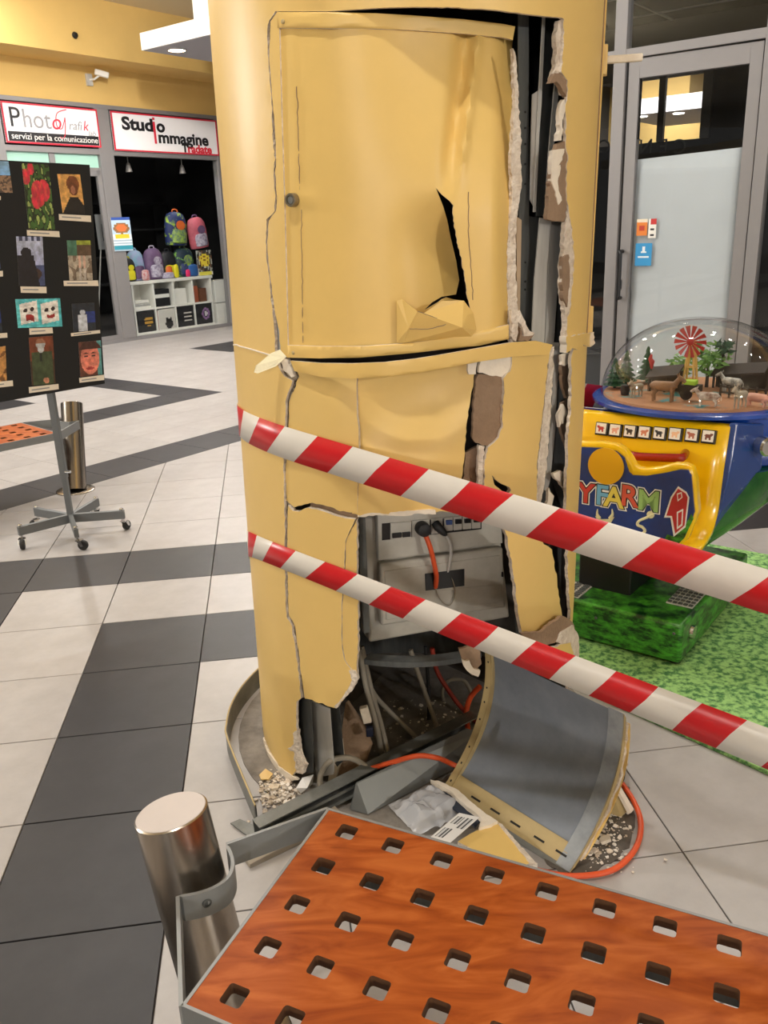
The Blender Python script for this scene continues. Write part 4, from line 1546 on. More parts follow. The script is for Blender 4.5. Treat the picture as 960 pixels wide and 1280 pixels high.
# ring of sheet metal left standing on the floor round the foot
ths = np.linspace(-175, -72, 40)
o_ = [onc(t_, .0, .105 + .02 * sm((t_ + 110) / 50)) for t_ in ths] + [G(306, 985, 0), G(311, 1005, 0), G(319, 1028, 0)]
o_ = spline([o_[i] for i in range(0, len(o_), 3)] + [o_[-1]], 3)
mb = MB()
n = len(o_)
inn_ = [p + (Vector((CC(0)[0], CC(0)[1], 0)) - p).normalized() * .004 for p in o_]
mb.prism(o_ + inn_[::-1], (0, 0, .075))
mb.build('base_ring', GREYMET, column, smooth=40)
mb = MB()
mb.tube([p + Vector((0, 0, .075)) for p in o_], .0028, 6)
mb.build('ring_rim', BEIGEFR, column)
# dusty screed inside the ring
mb = MB()
mb.lathe([(.60, 0), (.60, .002), (0, .002)], (CC(0)[0], CC(0)[1], .0), 48)
mb.build('dusty_screed', SCREED, column, smooth=0)

# --- fuse box hung inside
FY = rad(17)
fx, fn_ = Vector((math.cos(FY), math.sin(FY), 0)), Vector((math.sin(FY), -math.cos(FY), 0))
F0 = AT(472, 700, 2.27)
fuse = thing('fuse_box', 'grey double fuse box with two plugs inside the broken column', 'fuse box', PL(545, 803, F0, fn_))


def FP(px, py, o=0.0):
    return PL(px, py, F0, fn_) + fn_ * o


def fquad(name, q, o, d, m, parent=fuse, bev=.004):
    return MB().prism([FP(x, y, o) for x, y in q], -fn_ * d).build(name, m, parent, smooth=30, bevel=bev)


fquad('back_box', [(455, 648), (624, 636), (640, 774), (463, 806)], -.012, .09, BOXGREY, bev=.008)
up = fquad('upper_cover', [(470, 640), (624, 628), (627, 678), (472, 700)], .01, .03, BOXGREY)
dlow = fquad('lower_door', [(472, 703), (626, 682), (629, 757), (474, 780)], .018, .03, BOXGREY, bev=.008)
fquad('door_panel', [(478, 711), (622, 691), (624, 749), (480, 772)], .020, .004, BOXGREY, dlow, .002)
fquad('door_ridge', [(478, 741), (624, 727), (624, 729), (478, 743.5)], .0215, .003, BOXGREY, dlow, .0005)
fquad('door_window', [(528, 714), (577, 708), (577, 729), (529, 735)], .0222, .004, BLACK, dlow, .0005)
fquad('catch', [(623.5, 712), (625.5, 712), (625.5, 718), (623.5, 718)], .0215, .004, BLACK, dlow, .0003)
fquad('slot', [(476, 653), (600, 643), (600, 660), (476, 674)], .0112, .003, BLACK, up, .0003)
fquad('breaker', [(486, 652), (512, 650), (512, 670), (486, 673)], .016, .01, BOXGREY, up, .001)
fquad('breaker_lever', [(488, 664), (499, 663), (499, 669), (488, 670)], .022, .01, BLACK, up, .001)
fquad('breaker_lever', [(500.5, 663), (510, 662), (510, 668), (500.5, 669)], .022, .01, BLACK, up, .001)
fquad('socket', [(513, 649), (535, 647), (535, 668), (513, 670)], .015, .008, BOXGREY, up, .001)
fquad('socket', [(537, 646), (551, 645), (551, 664), (537, 666)], .015, .008, BOXGREY, up, .001)
for k in range(4):
    x = 553 + 11.5 * k
    fquad('breaker', [(x, 645 - k), (x + 10.5, 644 - k), (x + 10.5, 661 - k), (x, 662 - k)], .016, .01, BOXGREY, up, .001)
    fquad('breaker_lever', [(x + 1.5, 648 - k), (x + 9, 647.5 - k), (x + 9, 653 - k), (x + 1.5, 653.5 - k)], .022, .008, mat('blue_label', (60, 84, 140), .5) if k == 0 else BLACK, up, .001)
pl1 = thing('plug', 'round black plug on the orange lead in the fuse box', 'plug', FP(524, 657, .03))
MB().lathe([(.020, 0), (.021, .012), (.019, .032), (.008, .038), (0, .038)], FP(524, 657, .016), 20, 0, (fx, SUP, fn_)).build('body', RUBBER, pl1)
MB().tube(spline([FP(526, 664, .04), FP(530, 677, .05), FP(535, 695, .046), FP(540, 715, .036), FP(541.5, 731, .018)], 6), .0072, 10).build('lead', ORANGE, pl1)
pl2 = thing('plug', 'slim black plug on the thin grey lead in the fuse box', 'plug', FP(544, 654, .03))
MB().tube(spline([FP(541, 651, .02), FP(543, 655, .03), FP(549, 661, .036), FP(552, 664, .036)], 4), [.012, .012, .012, .013, .013, .012, .012, .011, .010, .009, .007, .006, .005][:13], 12).build('body', RUBBER, pl2)
MB().tube(spline([FP(551, 663, .036), FP(556, 672, .036), FP(558, 684, .036), FP(558, 696, .03), FP(556.5, 712, .018)], 6), .0045, 8).build('lead', GALV, pl2)
# lead-in bundle hanging out of the door window
MB().tube(spline([FP(541, 731, .022), FP(546, 745, .028), FP(558, 752, .028), FP(565, 735, .024), FP(560, 716, .02)], 6), .0018, 6).build('loose_wire', CABGREY, fuse)


# --- cables and conduits in the hollow
def cable(name, label, pts, r, m, cat='cable'):
    t_ = MB().tube(spline(pts, 7), r, 10).build(name, m)
    return tag(t_, label, cat)


cable('conduit', 'grey conduit standing nearest the left stud in the hollow', [AT(449, 812, 2.36), AT(458, 860, 2.34), AT(470, 905, 2.30), G(478, 946, .012)], .0085, CABGREY)
cable('conduit', 'second grey conduit close behind the first in the hollow', [AT(452, 808, 2.42), AT(464, 862, 2.40), AT(476, 905, 2.36), G(487, 950, .012)], .0085, CABGREY)
cable('conduit', 'long bent grey conduit crossing the floor of the hollow', [AT(455, 838, 2.44), AT(468, 868, 2.46), AT(496, 898, 2.47), G(530, 930, .012), G(552, 945, .012)], .008, CABGREY)
cable('conduit', 'straight grey conduit in the middle of the hollow', [AT(513, 812, 2.55), AT(524, 845, 2.55), AT(538, 885, 2.54), G(551, 922, .012)], .008, CABGREY)
cable('conduit', 'looped grey conduit beside the red cable in the hollow', [G(566, 912, .012), AT(557, 885, 2.66), AT(553, 863, 2.66), AT(562, 850, 2.66), AT(580, 851, 2.64), AT(590, 868, 2.6)], .007, CABGREY)
cable('cable', 'dull red cable hanging at the back of the hollow', [AT(540, 810, 2.62), AT(546, 838, 2.62), AT(560, 862, 2.60), AT(578, 886, 2.58), G(598, 905, .012)], .008, REDCAB)
cable('cable', 'bright orange cable loop beside the fallen panel in the hollow', [AT(600, 858, 2.44), AT(588, 872, 2.45), AT(583, 892, 2.44), G(586, 918, .05)], .009, ORANGE)
cable('cable', 'black cable hanging beside the red cable in the hollow', [AT(532, 808, 2.6), AT(534, 836, 2.6), AT(536, 870, 2.58), G(536, 900, .01)], .006, RUBBER)
cable('cable', 'short grey cable arching over the grey track at the left', [G(400, 985, .03), AT(401, 968, 2.20), AT(412, 952, 2.2), AT(430, 947, 2.22), AT(445, 950, 2.22), AT(462, 962, 2.19)], .009, CABGREY)
cable('orange_cable', 'thick orange cable lying over the grey track and round the fallen panel',
      [AT(463, 961, 2.19), AT(490, 953, 2.18), AT(520, 945, 2.17), AT(545, 947, 2.17), AT(565, 955, 2.22), G(640, 990, .02), G(720, 990, .02), G(765, 973, .012), G(785, 990, .012), G(800, 1022, .012), G(797, 1055, .012), G(775, 1082, .012), G(745, 1093, .012), G(700, 1094, .012), G(650, 1082, .012)], .0078, ORANGE)
cable('black_cable', 'thin dark wire loop beside the right edge of the fallen panel', [G(770, 985, .01), AT(779, 972, 2.12), AT(778, 950, 2.16), AT(772, 938, 2.2), AT(766, 935, 2.24)], .005, RUBBER)
# leaning torn board and junction box in the foot
t = MB()
q = [AT(432, 878, 2.36), AT(450, 905, 2.33), AT(462, 932, 2.3), AT(452, 962, 2.26), AT(428, 974, 2.23), AT(412, 986, 2.21), AT(418, 955, 2.26), AT(427, 915, 2.31)]
t.prism(q, Vector((.01, .012, 0)))
o = tag(t.build('board_scrap', BROWN, smooth=0), 'brown torn board leaning behind the grey cable in the hollow', 'board scrap')
q = [AT(427, 925, 2.29), AT(429, 945, 2.26), AT(422, 965, 2.23), AT(416, 985, 2.2), AT(409, 982, 2.2), AT(412, 962, 2.23), AT(420, 940, 2.26)]
t = MB().prism(q, Vector((.004, .008, 0)))
tag(t.build('paper_strip', WHITEPAP, smooth=0), 'crumpled white paper strip against the brown torn board', 'paper')
t = thing('junction_box', 'small white and navy plastic connector hanging in the hollow', 'connector', AT(458, 900, 2.28))
MB().box(AT(457, 893, 2.28), (.026, .02, .055), (Vector((.97, 0, .2)).normalized(), Vector((0, 1, 0)), Vector((-.2, 0, .97)).normalized())).build('body', WHITEPAP, t, bevel=.003)
MB().box(AT(462, 914, 2.275), (.022, .018, .032)).build('plug_end', mat('navy_plastic', (26, 34, 60), .4), t, bevel=.003)

# --- torn-off floor track lying across the foot
trk = thing('steel_track', 'grey steel track torn loose and lying across the foot of the column', 'track', G(440, 990, 0))
Pa, Pb = G(320, 1030, .055), G(592, 893, .10)
dt = (Pb - Pa).normalized()
dn = Vector((dt.y, -dt.x, 0)).normalized()       # towards the viewer
mb = MB()
mid, L_ = (Pa + Pb) / 2, (Pb - Pa).length
dz = dt.cross(dn) * -1
if dz.z < 0:
    dz = -dz
mb.box(mid, (L_, .045, .004), (dt, dn, dz))
mb.build('top_flange', GREYMET, trk, smooth=0)
MB().box(mid - dz * .03 - dn * .02, (L_, .004, .06), (dt, dn, dz)).build('web', STEELD, trk, smooth=0)
MB().box(Pa + dt * (L_ * .27) - dz * .028 + dn * .014, (L_ * .52, .003, .010), (dt, dn, dz)).build('inner_lip', GREYMET, trk, smooth=0)
MB().box(Pa + dt * (L_ * .27) - dz * .052, (L_ * .52, .05, .004), (dt, dn, dz)).build('bottom_flange', GREYMET, trk, smooth=0)
q = [G(446, 979, .085), G(584, 911, .115), G(598, 915, .09), G(566, 962, .01), G(460, 1018, .006), G(438, 1012, .006)]
MB().prism(q, -dn * .004).build('face_plate', mat('grey_coated_sheet', (122, 124, 122), .45, .4, var=.05, scale=6), trk, smooth=0)
o = tag(MB().prism([G(288, 1030, .004), G(300, 1025, .012), G(330, 1038, .012), G(345, 1050, .004), G(318, 1052, .004)], (0, 0, .004)).build('metal_scrap', GREYMET, smooth=0), 'small grey metal scrap by the bench bracket on the floor', 'scrap')
tag(MB().box(G(368, 1046, .012), (.30, .05, .02), (dt, dn, SUP)).build('wood_batten', mat('pale_batten', (150, 140, 126), .8), bevel=.002), 'pale batten lying half under the perforated bench', 'batten')

# --- curved door panel that fell off, seen from its hollow side
FB1, FB2, FWv = Vector((.152, 2.152, .022)), Vector((.456, 1.812, .006)), Vector((.133, .066, .411))
fa = (FB2 - FB1)
fnrm = fa.cross(FWv).normalized()
if fnrm.dot(EYE - FB1) < 0:
    fnrm = -fnrm
pan = thing('fallen_panel', 'curved grey metal door panel leaning with its hollow side up', 'panel', (FB1 + FB2) / 2)


def FPN(a, c, o=0.0):
    sag = .075 * 4 * c * (1 - c)
    # tangent-corrected normal
    s_ = -.075 * 4 * (1 - 2 * c)
    n_ = (fnrm + FWv.normalized() * (-s_ * -1.0 / FWv.length)).normalized()
    return FB1 + fa * a + FWv * c - fnrm * sag + n_ * o


def fpatch(name, a0, a1, c0, c1, o, t, m, na=2, nc=14, rag=None):
    mb = MB()
    f_, b_ = [], []
    for j in range(nc + 1):
        for i in range(na + 1):
            a = a0 + (a1 - a0) * i / na
            c = c0 + (c1 - c0) * j / nc
            if rag and (i in (0, na) or j in (0, nc)):
                a += rj.uniform(-rag, rag)
                c += rj.uniform(-rag, rag) * (1 if j else 0)
            f_.append(FPN(a, c, o))
            b_.append(FPN(a, c, o - t))
    W_ = na + 1
    N = len(f_)
    fs = []
    for j in range(nc):
        for i in range(na):
            q = (j * W_ + i, j * W_ + i + 1, (j + 1) * W_ + i + 1, (j + 1) * W_ + i)
            fs.append(q)
            fs.append(tuple(x + N for x in q[::-1]))
    for i in range(na):
        fs.append((i, i + N, i + 1 + N, i + 1))
        k = nc * W_ + i
        fs.append((k, k + 1, k + 1 + N, k + N))
    for j in range(nc):
        k = j * W_
        fs.append((k, k + W_, k + W_ + N, k + N))
        k += na
        fs.append((k, k + N, k + W_ + N, k + W_))
    return mb.add(f_ + b_, fs).build(name, m, pan, smooth=40)


fpatch('skin', 0, 1, 0, 1, 0, .003, PANELIN, 8, 18)
fpatch('side_flange', -.005, .045, 0, 1.0, .022, .003, BEIGEFR)
fpatch('flange_wall', .040, .047, 0, 1.0, .022, .022, BEIGEFR)
fpatch('side_flange', .90, 1.0, 0, 1.0, .012, .003, mat('light_grey_flange', (168, 174, 180), .4, .3, dark=(132, 138, 146), scale=9))
fpatch('flange_wall', .995, 1.003, 0, 1.0, .012, .02, BEIGEFR)
fpatch('foot_flange', .045, .93, .012, .12, .012, .003, BEIGEFR, 6, 4)
fpatch('foot_rim', .02, .98, -.02, .012, .01, .02, GREYMET, 6, 2)
fpatch('backing_board', .03, 1.008, .05, .97, -.004, .014, GYP, 10, 18, rag=.008)
fpatch('painted_face', .02, 1.02, .04, .98, -.018, .002, YEL, 8, 18)
for a in (.2, .36, .52, .70, .86):
    fpatch('slot', a, a + .075, .052, .062, .0135, .001, BLACK, 1, 1)
for c in (.08, .2, .31, .5, .62, .72, .9):
    fpatch('rivet', .014, .024, c, c + .012, .0235, .001, BLACK, 1, 1)

# --- broken board with yellow paint, plastic bag, label sheet near the bench
t = thing('board_fragment', 'broken plasterboard piece with yellow paint and torn white edge', 'board fragment', G(605, 1035, 0))
q = [(572, 1052), (588, 1042), (610, 1031), (622, 1026), (636, 1043), (664, 1078), (650, 1084), (600, 1066)]
MB().prism([G(x, y, .045) for x, y in q], (0, 0, -.012), 0, 1).build('painted_face', [YEL, GYP], t, smooth=0)
q = jag([(538, 975), (548, 976), (558, 980), (570, 986), (580, 994), (593, 1006), (604, 1014), (612, 1020), (622, 1026), (610, 1032), (598, 1034), (602, 1024), (592, 1014), (580, 1005), (566, 991), (552, 983)], .7, 4, rj)
MB().prism([G(x, y, .055) for x, y in q], (0, 0, -.014)).build('torn_edge', WHITEPAP, t, smooth=0)
q = jag([(622, 1027), (628, 1030), (646, 1052), (672, 1080), (664, 1080), (636, 1045)], .6, 4, rj)
MB().prism([G(x, y, .05) for x, y in q], (0, 0, -.016)).build('torn_edge', GYP, t, smooth=0)
q = [(552, 984), (566, 992), (580, 1006), (592, 1015), (600, 1025), (594, 1034), (580, 1020), (566, 1010), (562, 1000)]
tag(MB().prism([G(x, y, .04) for x, y in q], (0, 0, -.006)).build('dark_sheet', mat('navy_sheet', (44, 52, 68), .5), smooth=0), 'dark navy sheet tucked under the torn white board edge', 'sheet')


def barcode(u_, v):
    for (a, b, c, d) in ((.12, .5, .12, .42), (.55, .92, .5, .88), (.1, .45, .6, .9)):
        if a < u_ < b and c < v < d:
            return (70, 70, 74) if int(u_ * 40) % 2 else (210, 210, 210)
    return (232, 230, 228)


t = thing('label_sheet', 'white label sheet with barcodes lying on the plastic bag', 'paper', G(560, 1035, .05))
printed('print', G(536, 1048, .062), G(562, 1054, .06) - G(536, 1048, .062), G(574, 1016, .066) - G(536, 1048, .062), 26, 18, barcode, t, thick=.001)
bagv, bagf = [], []
NB = 22
ba, bb, bc, bd = G(484, 1012, 0), G(545, 985, 0), G(590, 1022, 0), G(520, 1050, 0)
for j in range(NB + 1):
    for i in range(NB + 1):
        u_, v = i / NB, j / NB
        P = (ba * (1 - u_) + bb * u_) * (1 - v) + (bd * (1 - u_) + bc * u_) * v
        e = min(1, 4 * min(u_, 1 - u_)) * min(1, 4 * min(v, 1 - v))
        hgt = .012 + .05 * sm(e) * (0.55 + .9 * abs(noise.noise(P * 9))) + .022 * abs(noise.noise(P * 26 + Vector((5, 1, 2))))
        bagv.append(P + Vector((.014 * noise.noise(P * 21), .014 * noise.noise(P * 19 + Vector((3, 3, 3))), hgt)))
bagf = [(j * (NB + 1) + i, j * (NB + 1) + i + 1, (j + 1) * (NB + 1) + i + 1, (j + 1) * (NB + 1) + i) for j in range(NB) for i in range(NB)]
tag(MB().add(bagv, bagf).build('plastic_bag', BAG, smooth=20, recalc=False), 'crumpled clear plastic bag lying beside the perforated bench', 'bag')

# --- plaster debris
rd = random.Random(5)


def shard(mb, P, s, m=0):
    n = rd.randint(4, 6)
    a0 = rd.uniform(0, 6)
    tilt = Vector((rd.uniform(-.35, .35), rd.uniform(-.35, .35), 1)).normalized()
    X = tilt.orthogonal().normalized()
    Y = tilt.cross(X)
    pts = [P + (X * math.cos(a0 + 2 * PI * k / n) + Y * math.sin(a0 + 2 * PI * k / n)) * s * rd.uniform(.5, 1) for k in range(n)]
    mb.prism(pts, tilt * (s * .35), m)


def inq(px0, px1, py0, py1):
    return rd.uniform(px0, px1), rd.uniform(py0, py1)


chip_spots = [(343, 985, .022, 'largest pale plaster chip in the heap left of the column foot'), (360, 980, .022, 'pale plaster chip in the heap closest to the broken column edge'), (338, 1004, .018, 'pale plaster chip at the near edge of the left heap'),
              (757, 1050, .024, 'largest white plaster flake inside the orange cable loop'), (742, 1036, .020, 'white plaster flake nearest the right edge of the fallen panel'), (742, 1064, .018, 'white plaster flake just inside the near side of the orange cable'),
              (832, 1075, .006, 'lone tiny plaster crumb on the clean grey tile at the right'), (310, 1028, .009, 'small plaster crumb by the metal scrap near the bench bracket')]
for k, (x, y, s, lb) in enumerate(chip_spots):
    mb = MB()
    shard(mb, G(x, y, .004), s)
    tag(mb.build('plaster_chip', GYP if k % 3 else WHITEPAP, smooth=0), lb, 'plaster chip')
mb = MB()
for k in range(820):
    q = rd.random()
    if q < .36:
        x, y = rd.gauss(348, 13), rd.gauss(988, 13)
        if x < 318 or y > 1018:
            continue
    elif q < .78:
        x, y = rd.gauss(752, 20), rd.gauss(1042, 24)
        if x < 700 or y > 1092 or x > 800:
            continue
    else:
        x, y = rd.uniform(460, 590), rd.uniform(875, 945)
    shard(mb, G(x, y, .002), (.002 + .009 * rd.random() ** 3), rd.randint(0, 1))
for k in range(150):
    x, y = rd.gauss(350, 11), rd.gauss(990, 10)
    shard(mb, G(x, y, rd.uniform(.002, .022)), (.003 + .009 * rd.random() ** 2), 1 if rd.random() < .7 else 0)
tag(mb.build('plaster_rubble', [GYP, mat('white_plaster_crumb', (244, 236, 226), .9)], smooth=0), 'fine whitish plaster crumbs scattered round the column foot', 'rubble', kind='stuff')
# grey dust spread right of the panel
q = [(700, 1000), (735, 990), (768, 968), (786, 985), (793, 1020), (790, 1055), (770, 1078), (735, 1092), (700, 1092), (680, 1075)]
tag(MB().prism([G(x, y, .0) for x, y in jag(q + q[:1], 3, 6, rj)[:-1]], (0, 0, .0018)).build('dust_patch', DUSTY, smooth=0), 'thin grey plaster dust on the floor right of the fallen panel', 'dust', kind='stuff')
tag(MB().prism([G(324, 970, .012), G(332, 962, .016), G(341, 968, .014), G(336, 975, .012), G(326, 975, .01)], (0, 0, .004)).build('yellow_chip', YEL, smooth=0), 'small yellow painted chip in the plaster heap on the left', 'chip')
o = tag(MB().add([G(370, 985, .02), G(378, 972, .05), G(392, 968, .045), G(391, 980, .02), G(384, 985, .06), G(376, 992, .01)], [(0, 1, 4), (1, 2, 4), (2, 3, 4), (3, 5, 4), (5, 0, 4)]).build('paper_scrap', mat('white_paper_scrap', (236, 236, 236), .7), smooth=0, recalc=False), 'bright white crumpled paper scrap at the column foot', 'paper')
# pieces of board standing behind the right edge of the panel
t = thing('board_fragment', 'upright yellow board scrap with white edge right of the panel', 'board fragment', G(755, 1010, 0))
MB().prism([G(752, 1012, .02), AT(764, 980, 2.02), G(786, 1012, .01), G(776, 1022, .0)], Vector((.008, .012, 0))).build('painted_face', BEIGEFR, t, smooth=0)
MB().prism([AT(763, 976, 2.02), AT(767, 978, 2.02), G(789, 1016, .012), G(785, 1018, .006)], Vector((.012, .014, 0))).build('torn_edge', WHITEPAP, t, smooth=0)
mb = MB()
for (x, y, Y, s) in ((774, 955, 2.2, .03), (770, 945, 2.24, .02), (776, 968, 2.15, .018), (740, 1018, 1.98, .03), (752, 1016, 1.98, .024)):
    shard(mb, AT(x, y, Y), s)
tag(mb.build('plaster_lump', GYP, smooth=0), 'broken plaster lumps caught behind the right edge of the panel', 'plaster', kind='stuff')

# ================================================================== WARNING TAPE
def tape(name, label, end_t, end_b, Yend, pL_t, pL_b, th_t, s_top, red_first, ext=1.7, wrap=-150):
    """ribbon hugging the column on the left, then stretched straight to an anchor out of frame on the right"""
    Et, Eb = AT(*end_t, Yend), AT(*end_b, Yend)
    # tangent point on the column
    cx, cy = CC(1.0)
    r = CR + .005
    E = Vector((Et.x - cx, Et.y - cy))
    th = math.degrees(math.atan2(E.x, -E.y)) - math.degrees(math.acos(r / E.length))
    zt, zb = tz(*pL_t)[1], tz(*pL_b)[1]

    def zc(px, py, tt):
        return tz(px, py)[1]
    # heights on the wrapped part: straight line in the unrolled skin between the silhouette pixel and the tangent
    tA, zAt = tz(*th_t[0])
    _, zAb = tz(*th_t[1])
    Tt = onc(th, zt, .005)
    Tb = onc(th, zb, .005)
    slt, slb = (zAt - zt) / ((tA - th) * KA), (zAb - zb) / ((tA - th) * KA)
    # arc-length parameter s: 0 at tangent, negative round the column
    Lst = (Et - Tt).length

    def at(s):
        if s >= 0:
            k = s / Lst
            P, Q = Tt.lerp(Et, k), Tb.lerp(Eb, k)
            return P, Q
        t_ = th + s / (KA * CR / CR)
        tt = th + s / KA
        sA = (tA - th) * KA
        mt, mb_ = (Et.z - zt) / Lst, (Eb.z - zb) / Lst
        ct, cb = (zAt - zt - mt * sA) / sA ** 2, (zAb - zb - mb_ * sA) / sA ** 2
        q = max(s, sA * 1.6)
        return onc(tt, zt + mt * q + ct * q * q, .005), onc(tt, zb + mb_ * q + cb * q * q, .005)
    # stripe period from two stripe edges seen on the straight part
    dirv = (Et - Tt)

    def s_of(px):
        lo, hi = 0.0, 3.0
        for _ in range(50):
            m = (lo + hi) / 2
            P = Tt + dirv * (m / Lst)
            if pix(P)[0] < px:
                lo = m
            else:
                hi = m
        return lo
    xa, xb, n = s_top
    sa, sb = s_of(xa), s_of(xb)
    per = (sb - sa) / n
    wdt = (Tt - Tb).length
    sl = wdt * .95
    mb = MB()
    k0 = int(math.floor((((wrap - th) * KA) - sa) / per))
    k1 = int(math.ceil((Lst + ext - sa) / per))
    for k in range(k0, k1):
        mi = 0 if (k % 2 == 0) == red_first else 1
        n_ = 8 if sa + k * per < .05 else 4
        vt, vb, vm = [], [], []
        for i in range(n_ + 1):
            s = sa + per * (k + i / n_)
            P = at(s)[0]
            P0, Q = at(s - sl)
            wv = .0025 * math.sin(s * 17) * sm(s * 4)
            vt.append(P)
            vb.append(Q)
            m_ = (P + Q) / 2
            vm.append(m_ + Vector((wv, -wv, 0)) + (Vector((0, 0, 0)) if s > 0 else (m_ - Vector((cx, cy, m_.z))).normalized() * .001))
        b = n_ + 1
        fs = [(i, i + 1, b + i + 1, b + i) for i in range(n_)] + [(b + i, b + i + 1, 2 * b + i + 1, 2 * b + i) for i in range(n_)]
        mb.add(vt + vm + vb, fs, mi)
    o = mb.build(name, [TAPER, TAPEW], None, smooth=60, recalc=False)
    bm = bmesh.new()
    bm.from_mesh(o.data)
    bmesh.ops.remove_doubles(bm, verts=bm.verts, dist=2e-4)
    bm.to_mesh(o.data)
    bm.free()
    so = o.modifiers.new('thickness', 'SOLIDIFY')
    so.thickness = .0006
    return tag(o, label, 'tape')


tape('warning_tape', 'upper red and white warning tape wrapped round the yellow column', (960, 712), (960, 768), 1.5, (365, 537), (365, 578), ((300, 508), (300, 541)), (441, 895, 8), False)
tape('warning_tape', 'lower red and white warning tape in front of the fallen panel', (960, 910), (960, 962), 1.62, (365, 693), (365, 723), ((311, 663), (311, 690)), (489, 877.5, 8), True)


def short_tape(label, pts_t, pts_b, n, red0):
    mb = MB()
    for k in range(n):
        for i in range(2):
            pass
        t0, t1 = k / n, (k + 1) / n
        a = [pts_t[0].lerp(pts_t[1], t0), pts_t[0].lerp(pts_t[1], t1), pts_b[0].lerp(pts_b[1], max(0, t1 - .03)), pts_b[0].lerp(pts_b[1], max(0, t0 - .03))]
        mb.add(a, [(0, 1, 2, 3)], (k + red0) % 2)
    o = mb.build('warning_tape', [TAPER, TAPEW], None, smooth=0, recalc=False)
    so = o.modifiers.new('thickness', 'SOLIDIFY')
    so.thickness = .0006
    return tag(o, label, 'tape')


short_tape('upper warning tape running behind the farm ride', [AT(690, 474, 3.5), AT(985, 512, 6.0)], [AT(690, 505, 3.5), AT(985, 530, 6.0)], 22, 0)
short_tape('lower warning tape running behind the farm ride', [AT(690, 497, 3.45), AT(900, 560, 5.6)], [AT(690, 530, 3.45), AT(900, 582, 5.6)], 18, 1)

# ================================================================== BENCHES AND BOLLARDS
ZB = .45


def holeq(c, e1, e2, s=.0195, r=.006):
    q = []
    for (sx, sy) in ((1, 1), (-1, 1), (-1, -1), (1, -1)):
        for k in range(4):
            a = (math.atan2(sy, sx) - PI / 4) + k * (PI / 2) / 3
            q.append((c[0] + sx * (s - r) + math.cos(a) * r, c[1] + sy * (s - r) + math.sin(a) * r))
    return q


def bench(corner, e1, e2, ncol, label, group=None, rim=.006):
    """perforated plywood seat in a steel rim; corner at the far end by the bollard; e1 along, e2 across"""
    t = thing('perforated_bench', label, 'bench', (corner.x, corner.y, 0), group)
    L = .07 * 2 + .1037 * (ncol - 1)
    Wd = .52
    holes = [holeq((.070 + .1037 * i, .051 + .1045 * j), e1, e2) for i in range(ncol) for j in range(5)]
    mb = slab(MB(), [(rim, rim), (L - rim, rim), (L - rim, Wd - rim), (rim, Wd - rim)],
              lambda x, y: corner + e1 * x + e2 * y + Vector((0, 0, ZB)), lambda x, y, P: P - Vector((0, 0, .022)), holes, (.2, .2), (0, 1, 1))
    seat = mb.build('seat', [WOOD, WOODEDGE], t, smooth=0)
    mb = MB()
    for (x0, x1, y0, y1) in ((0, L, 0, rim), (0, L, Wd - rim, Wd), (0, rim, rim, Wd - rim), (L - rim, L, rim, Wd - rim)):
        mb.prism([corner + e1 * x + e2 * y + Vector((0, 0, ZB + .001)) for x, y in ((x0, y0), (x1, y0), (x1, y1), (x0, y1))], (0, 0, -.046))
    mb.build('rim', BRACK, t, smooth=0)
    mb = MB()
    for y0 in (.10, .39):
        mb.prism([corner + e1 * x + e2 * y + Vector((0, 0, ZB - .024)) for x, y in ((.03, y0), (L - .03, y0), (L - .03, y0 + .03), (.03, y0 + .03))], (0, 0, -.02))
    mb.build('underframe', STEELD, t, smooth=0)
    return t, L, Wd


def strip(mb, path, z0, z1, th):
    path = [Vector((p[0], p[1], 0)) for p in path]
    L, R = [], []
    for i, p in enumerate(path):
        d = (path[min(i + 1, len(path) - 1)] - path[max(0, i - 1)]).normalized()
        n_ = Vector((d.y, -d.x, 0)) * th / 2
        L.append(p + n_ + Vector((0, 0, z0)))
        R.append(p - n_ + Vector((0, 0, z0)))
    n = len(path)
    vs = L + R + [q + Vector((0, 0, z1 - z0)) for q in L + R]
    fs = []
    for i in range(n - 1):
        fs += [(i, i + 1, n + i + 1, n + i), (2 * n + i, 3 * n + i, 3 * n + i + 1, 2 * n + i + 1), (i, 2 * n + i, 2 * n + i + 1, i + 1), (n + i, n + i + 1, 3 * n + i + 1, 3 * n + i)]
    fs += [(0, n, 3 * n, 2 * n), (n - 1, 2 * n - 1 + 0 + 2 * n - 2 * n + 0 + 0 if False else 3 * n - 1, 4 * n - 1, 2 * n - 1)]
    return mb.add(vs, fs)


e1 = Vector((math.cos(rad(-26.2)), math.sin(rad(-26.2)), 0))
e2 = Vector((math.cos(rad(-113.8)), math.sin(rad(-113.8)), 0))
c0 = Vector((-.143, 1.519, 0))
bn, BL, BW = bench(c0, e1, e2, 14, 'orange perforated wooden bench in the foreground beside the steel bollard')
P1, P2 = c0, c0 + e2 * BW
arc = [G(283, 1055, ZB), G(290, 1072, ZB), G(290, 1086, ZB), G(283, 1099, ZB), G(266, 1110, ZB), G(245, 1117, ZB), G(222, 1121, ZB)]
mb = MB()
strip(mb, [P1, P1.lerp(Vector((arc[0].x, arc[0].y, 0)), .5)] + spline([Vector((p.x, p.y, 0)) for p in arc], 3) + [P2.lerp(Vector((arc[-1].x, arc[-1].y, 0)), .5), P2], .395, .451, .007)
brk = mb.build('bracket', BRACK, bn, smooth=30)
bp = G(257, 1126, .425)
bd_ = (EYE - bp)
bd_.z = 0
bd_ = Vector((.55, -.83, 0)).normalized()
MB().lathe([(.009, -.004), (.009, .003), (.006, .004), (.006, .001), (0, .001)], bp + bd_ * .006, 16, 0, (bd_.cross(SUP), SUP, bd_)).build('bolt', STEELD, brk)
mb = MB()
far = c0 + e1 * BL
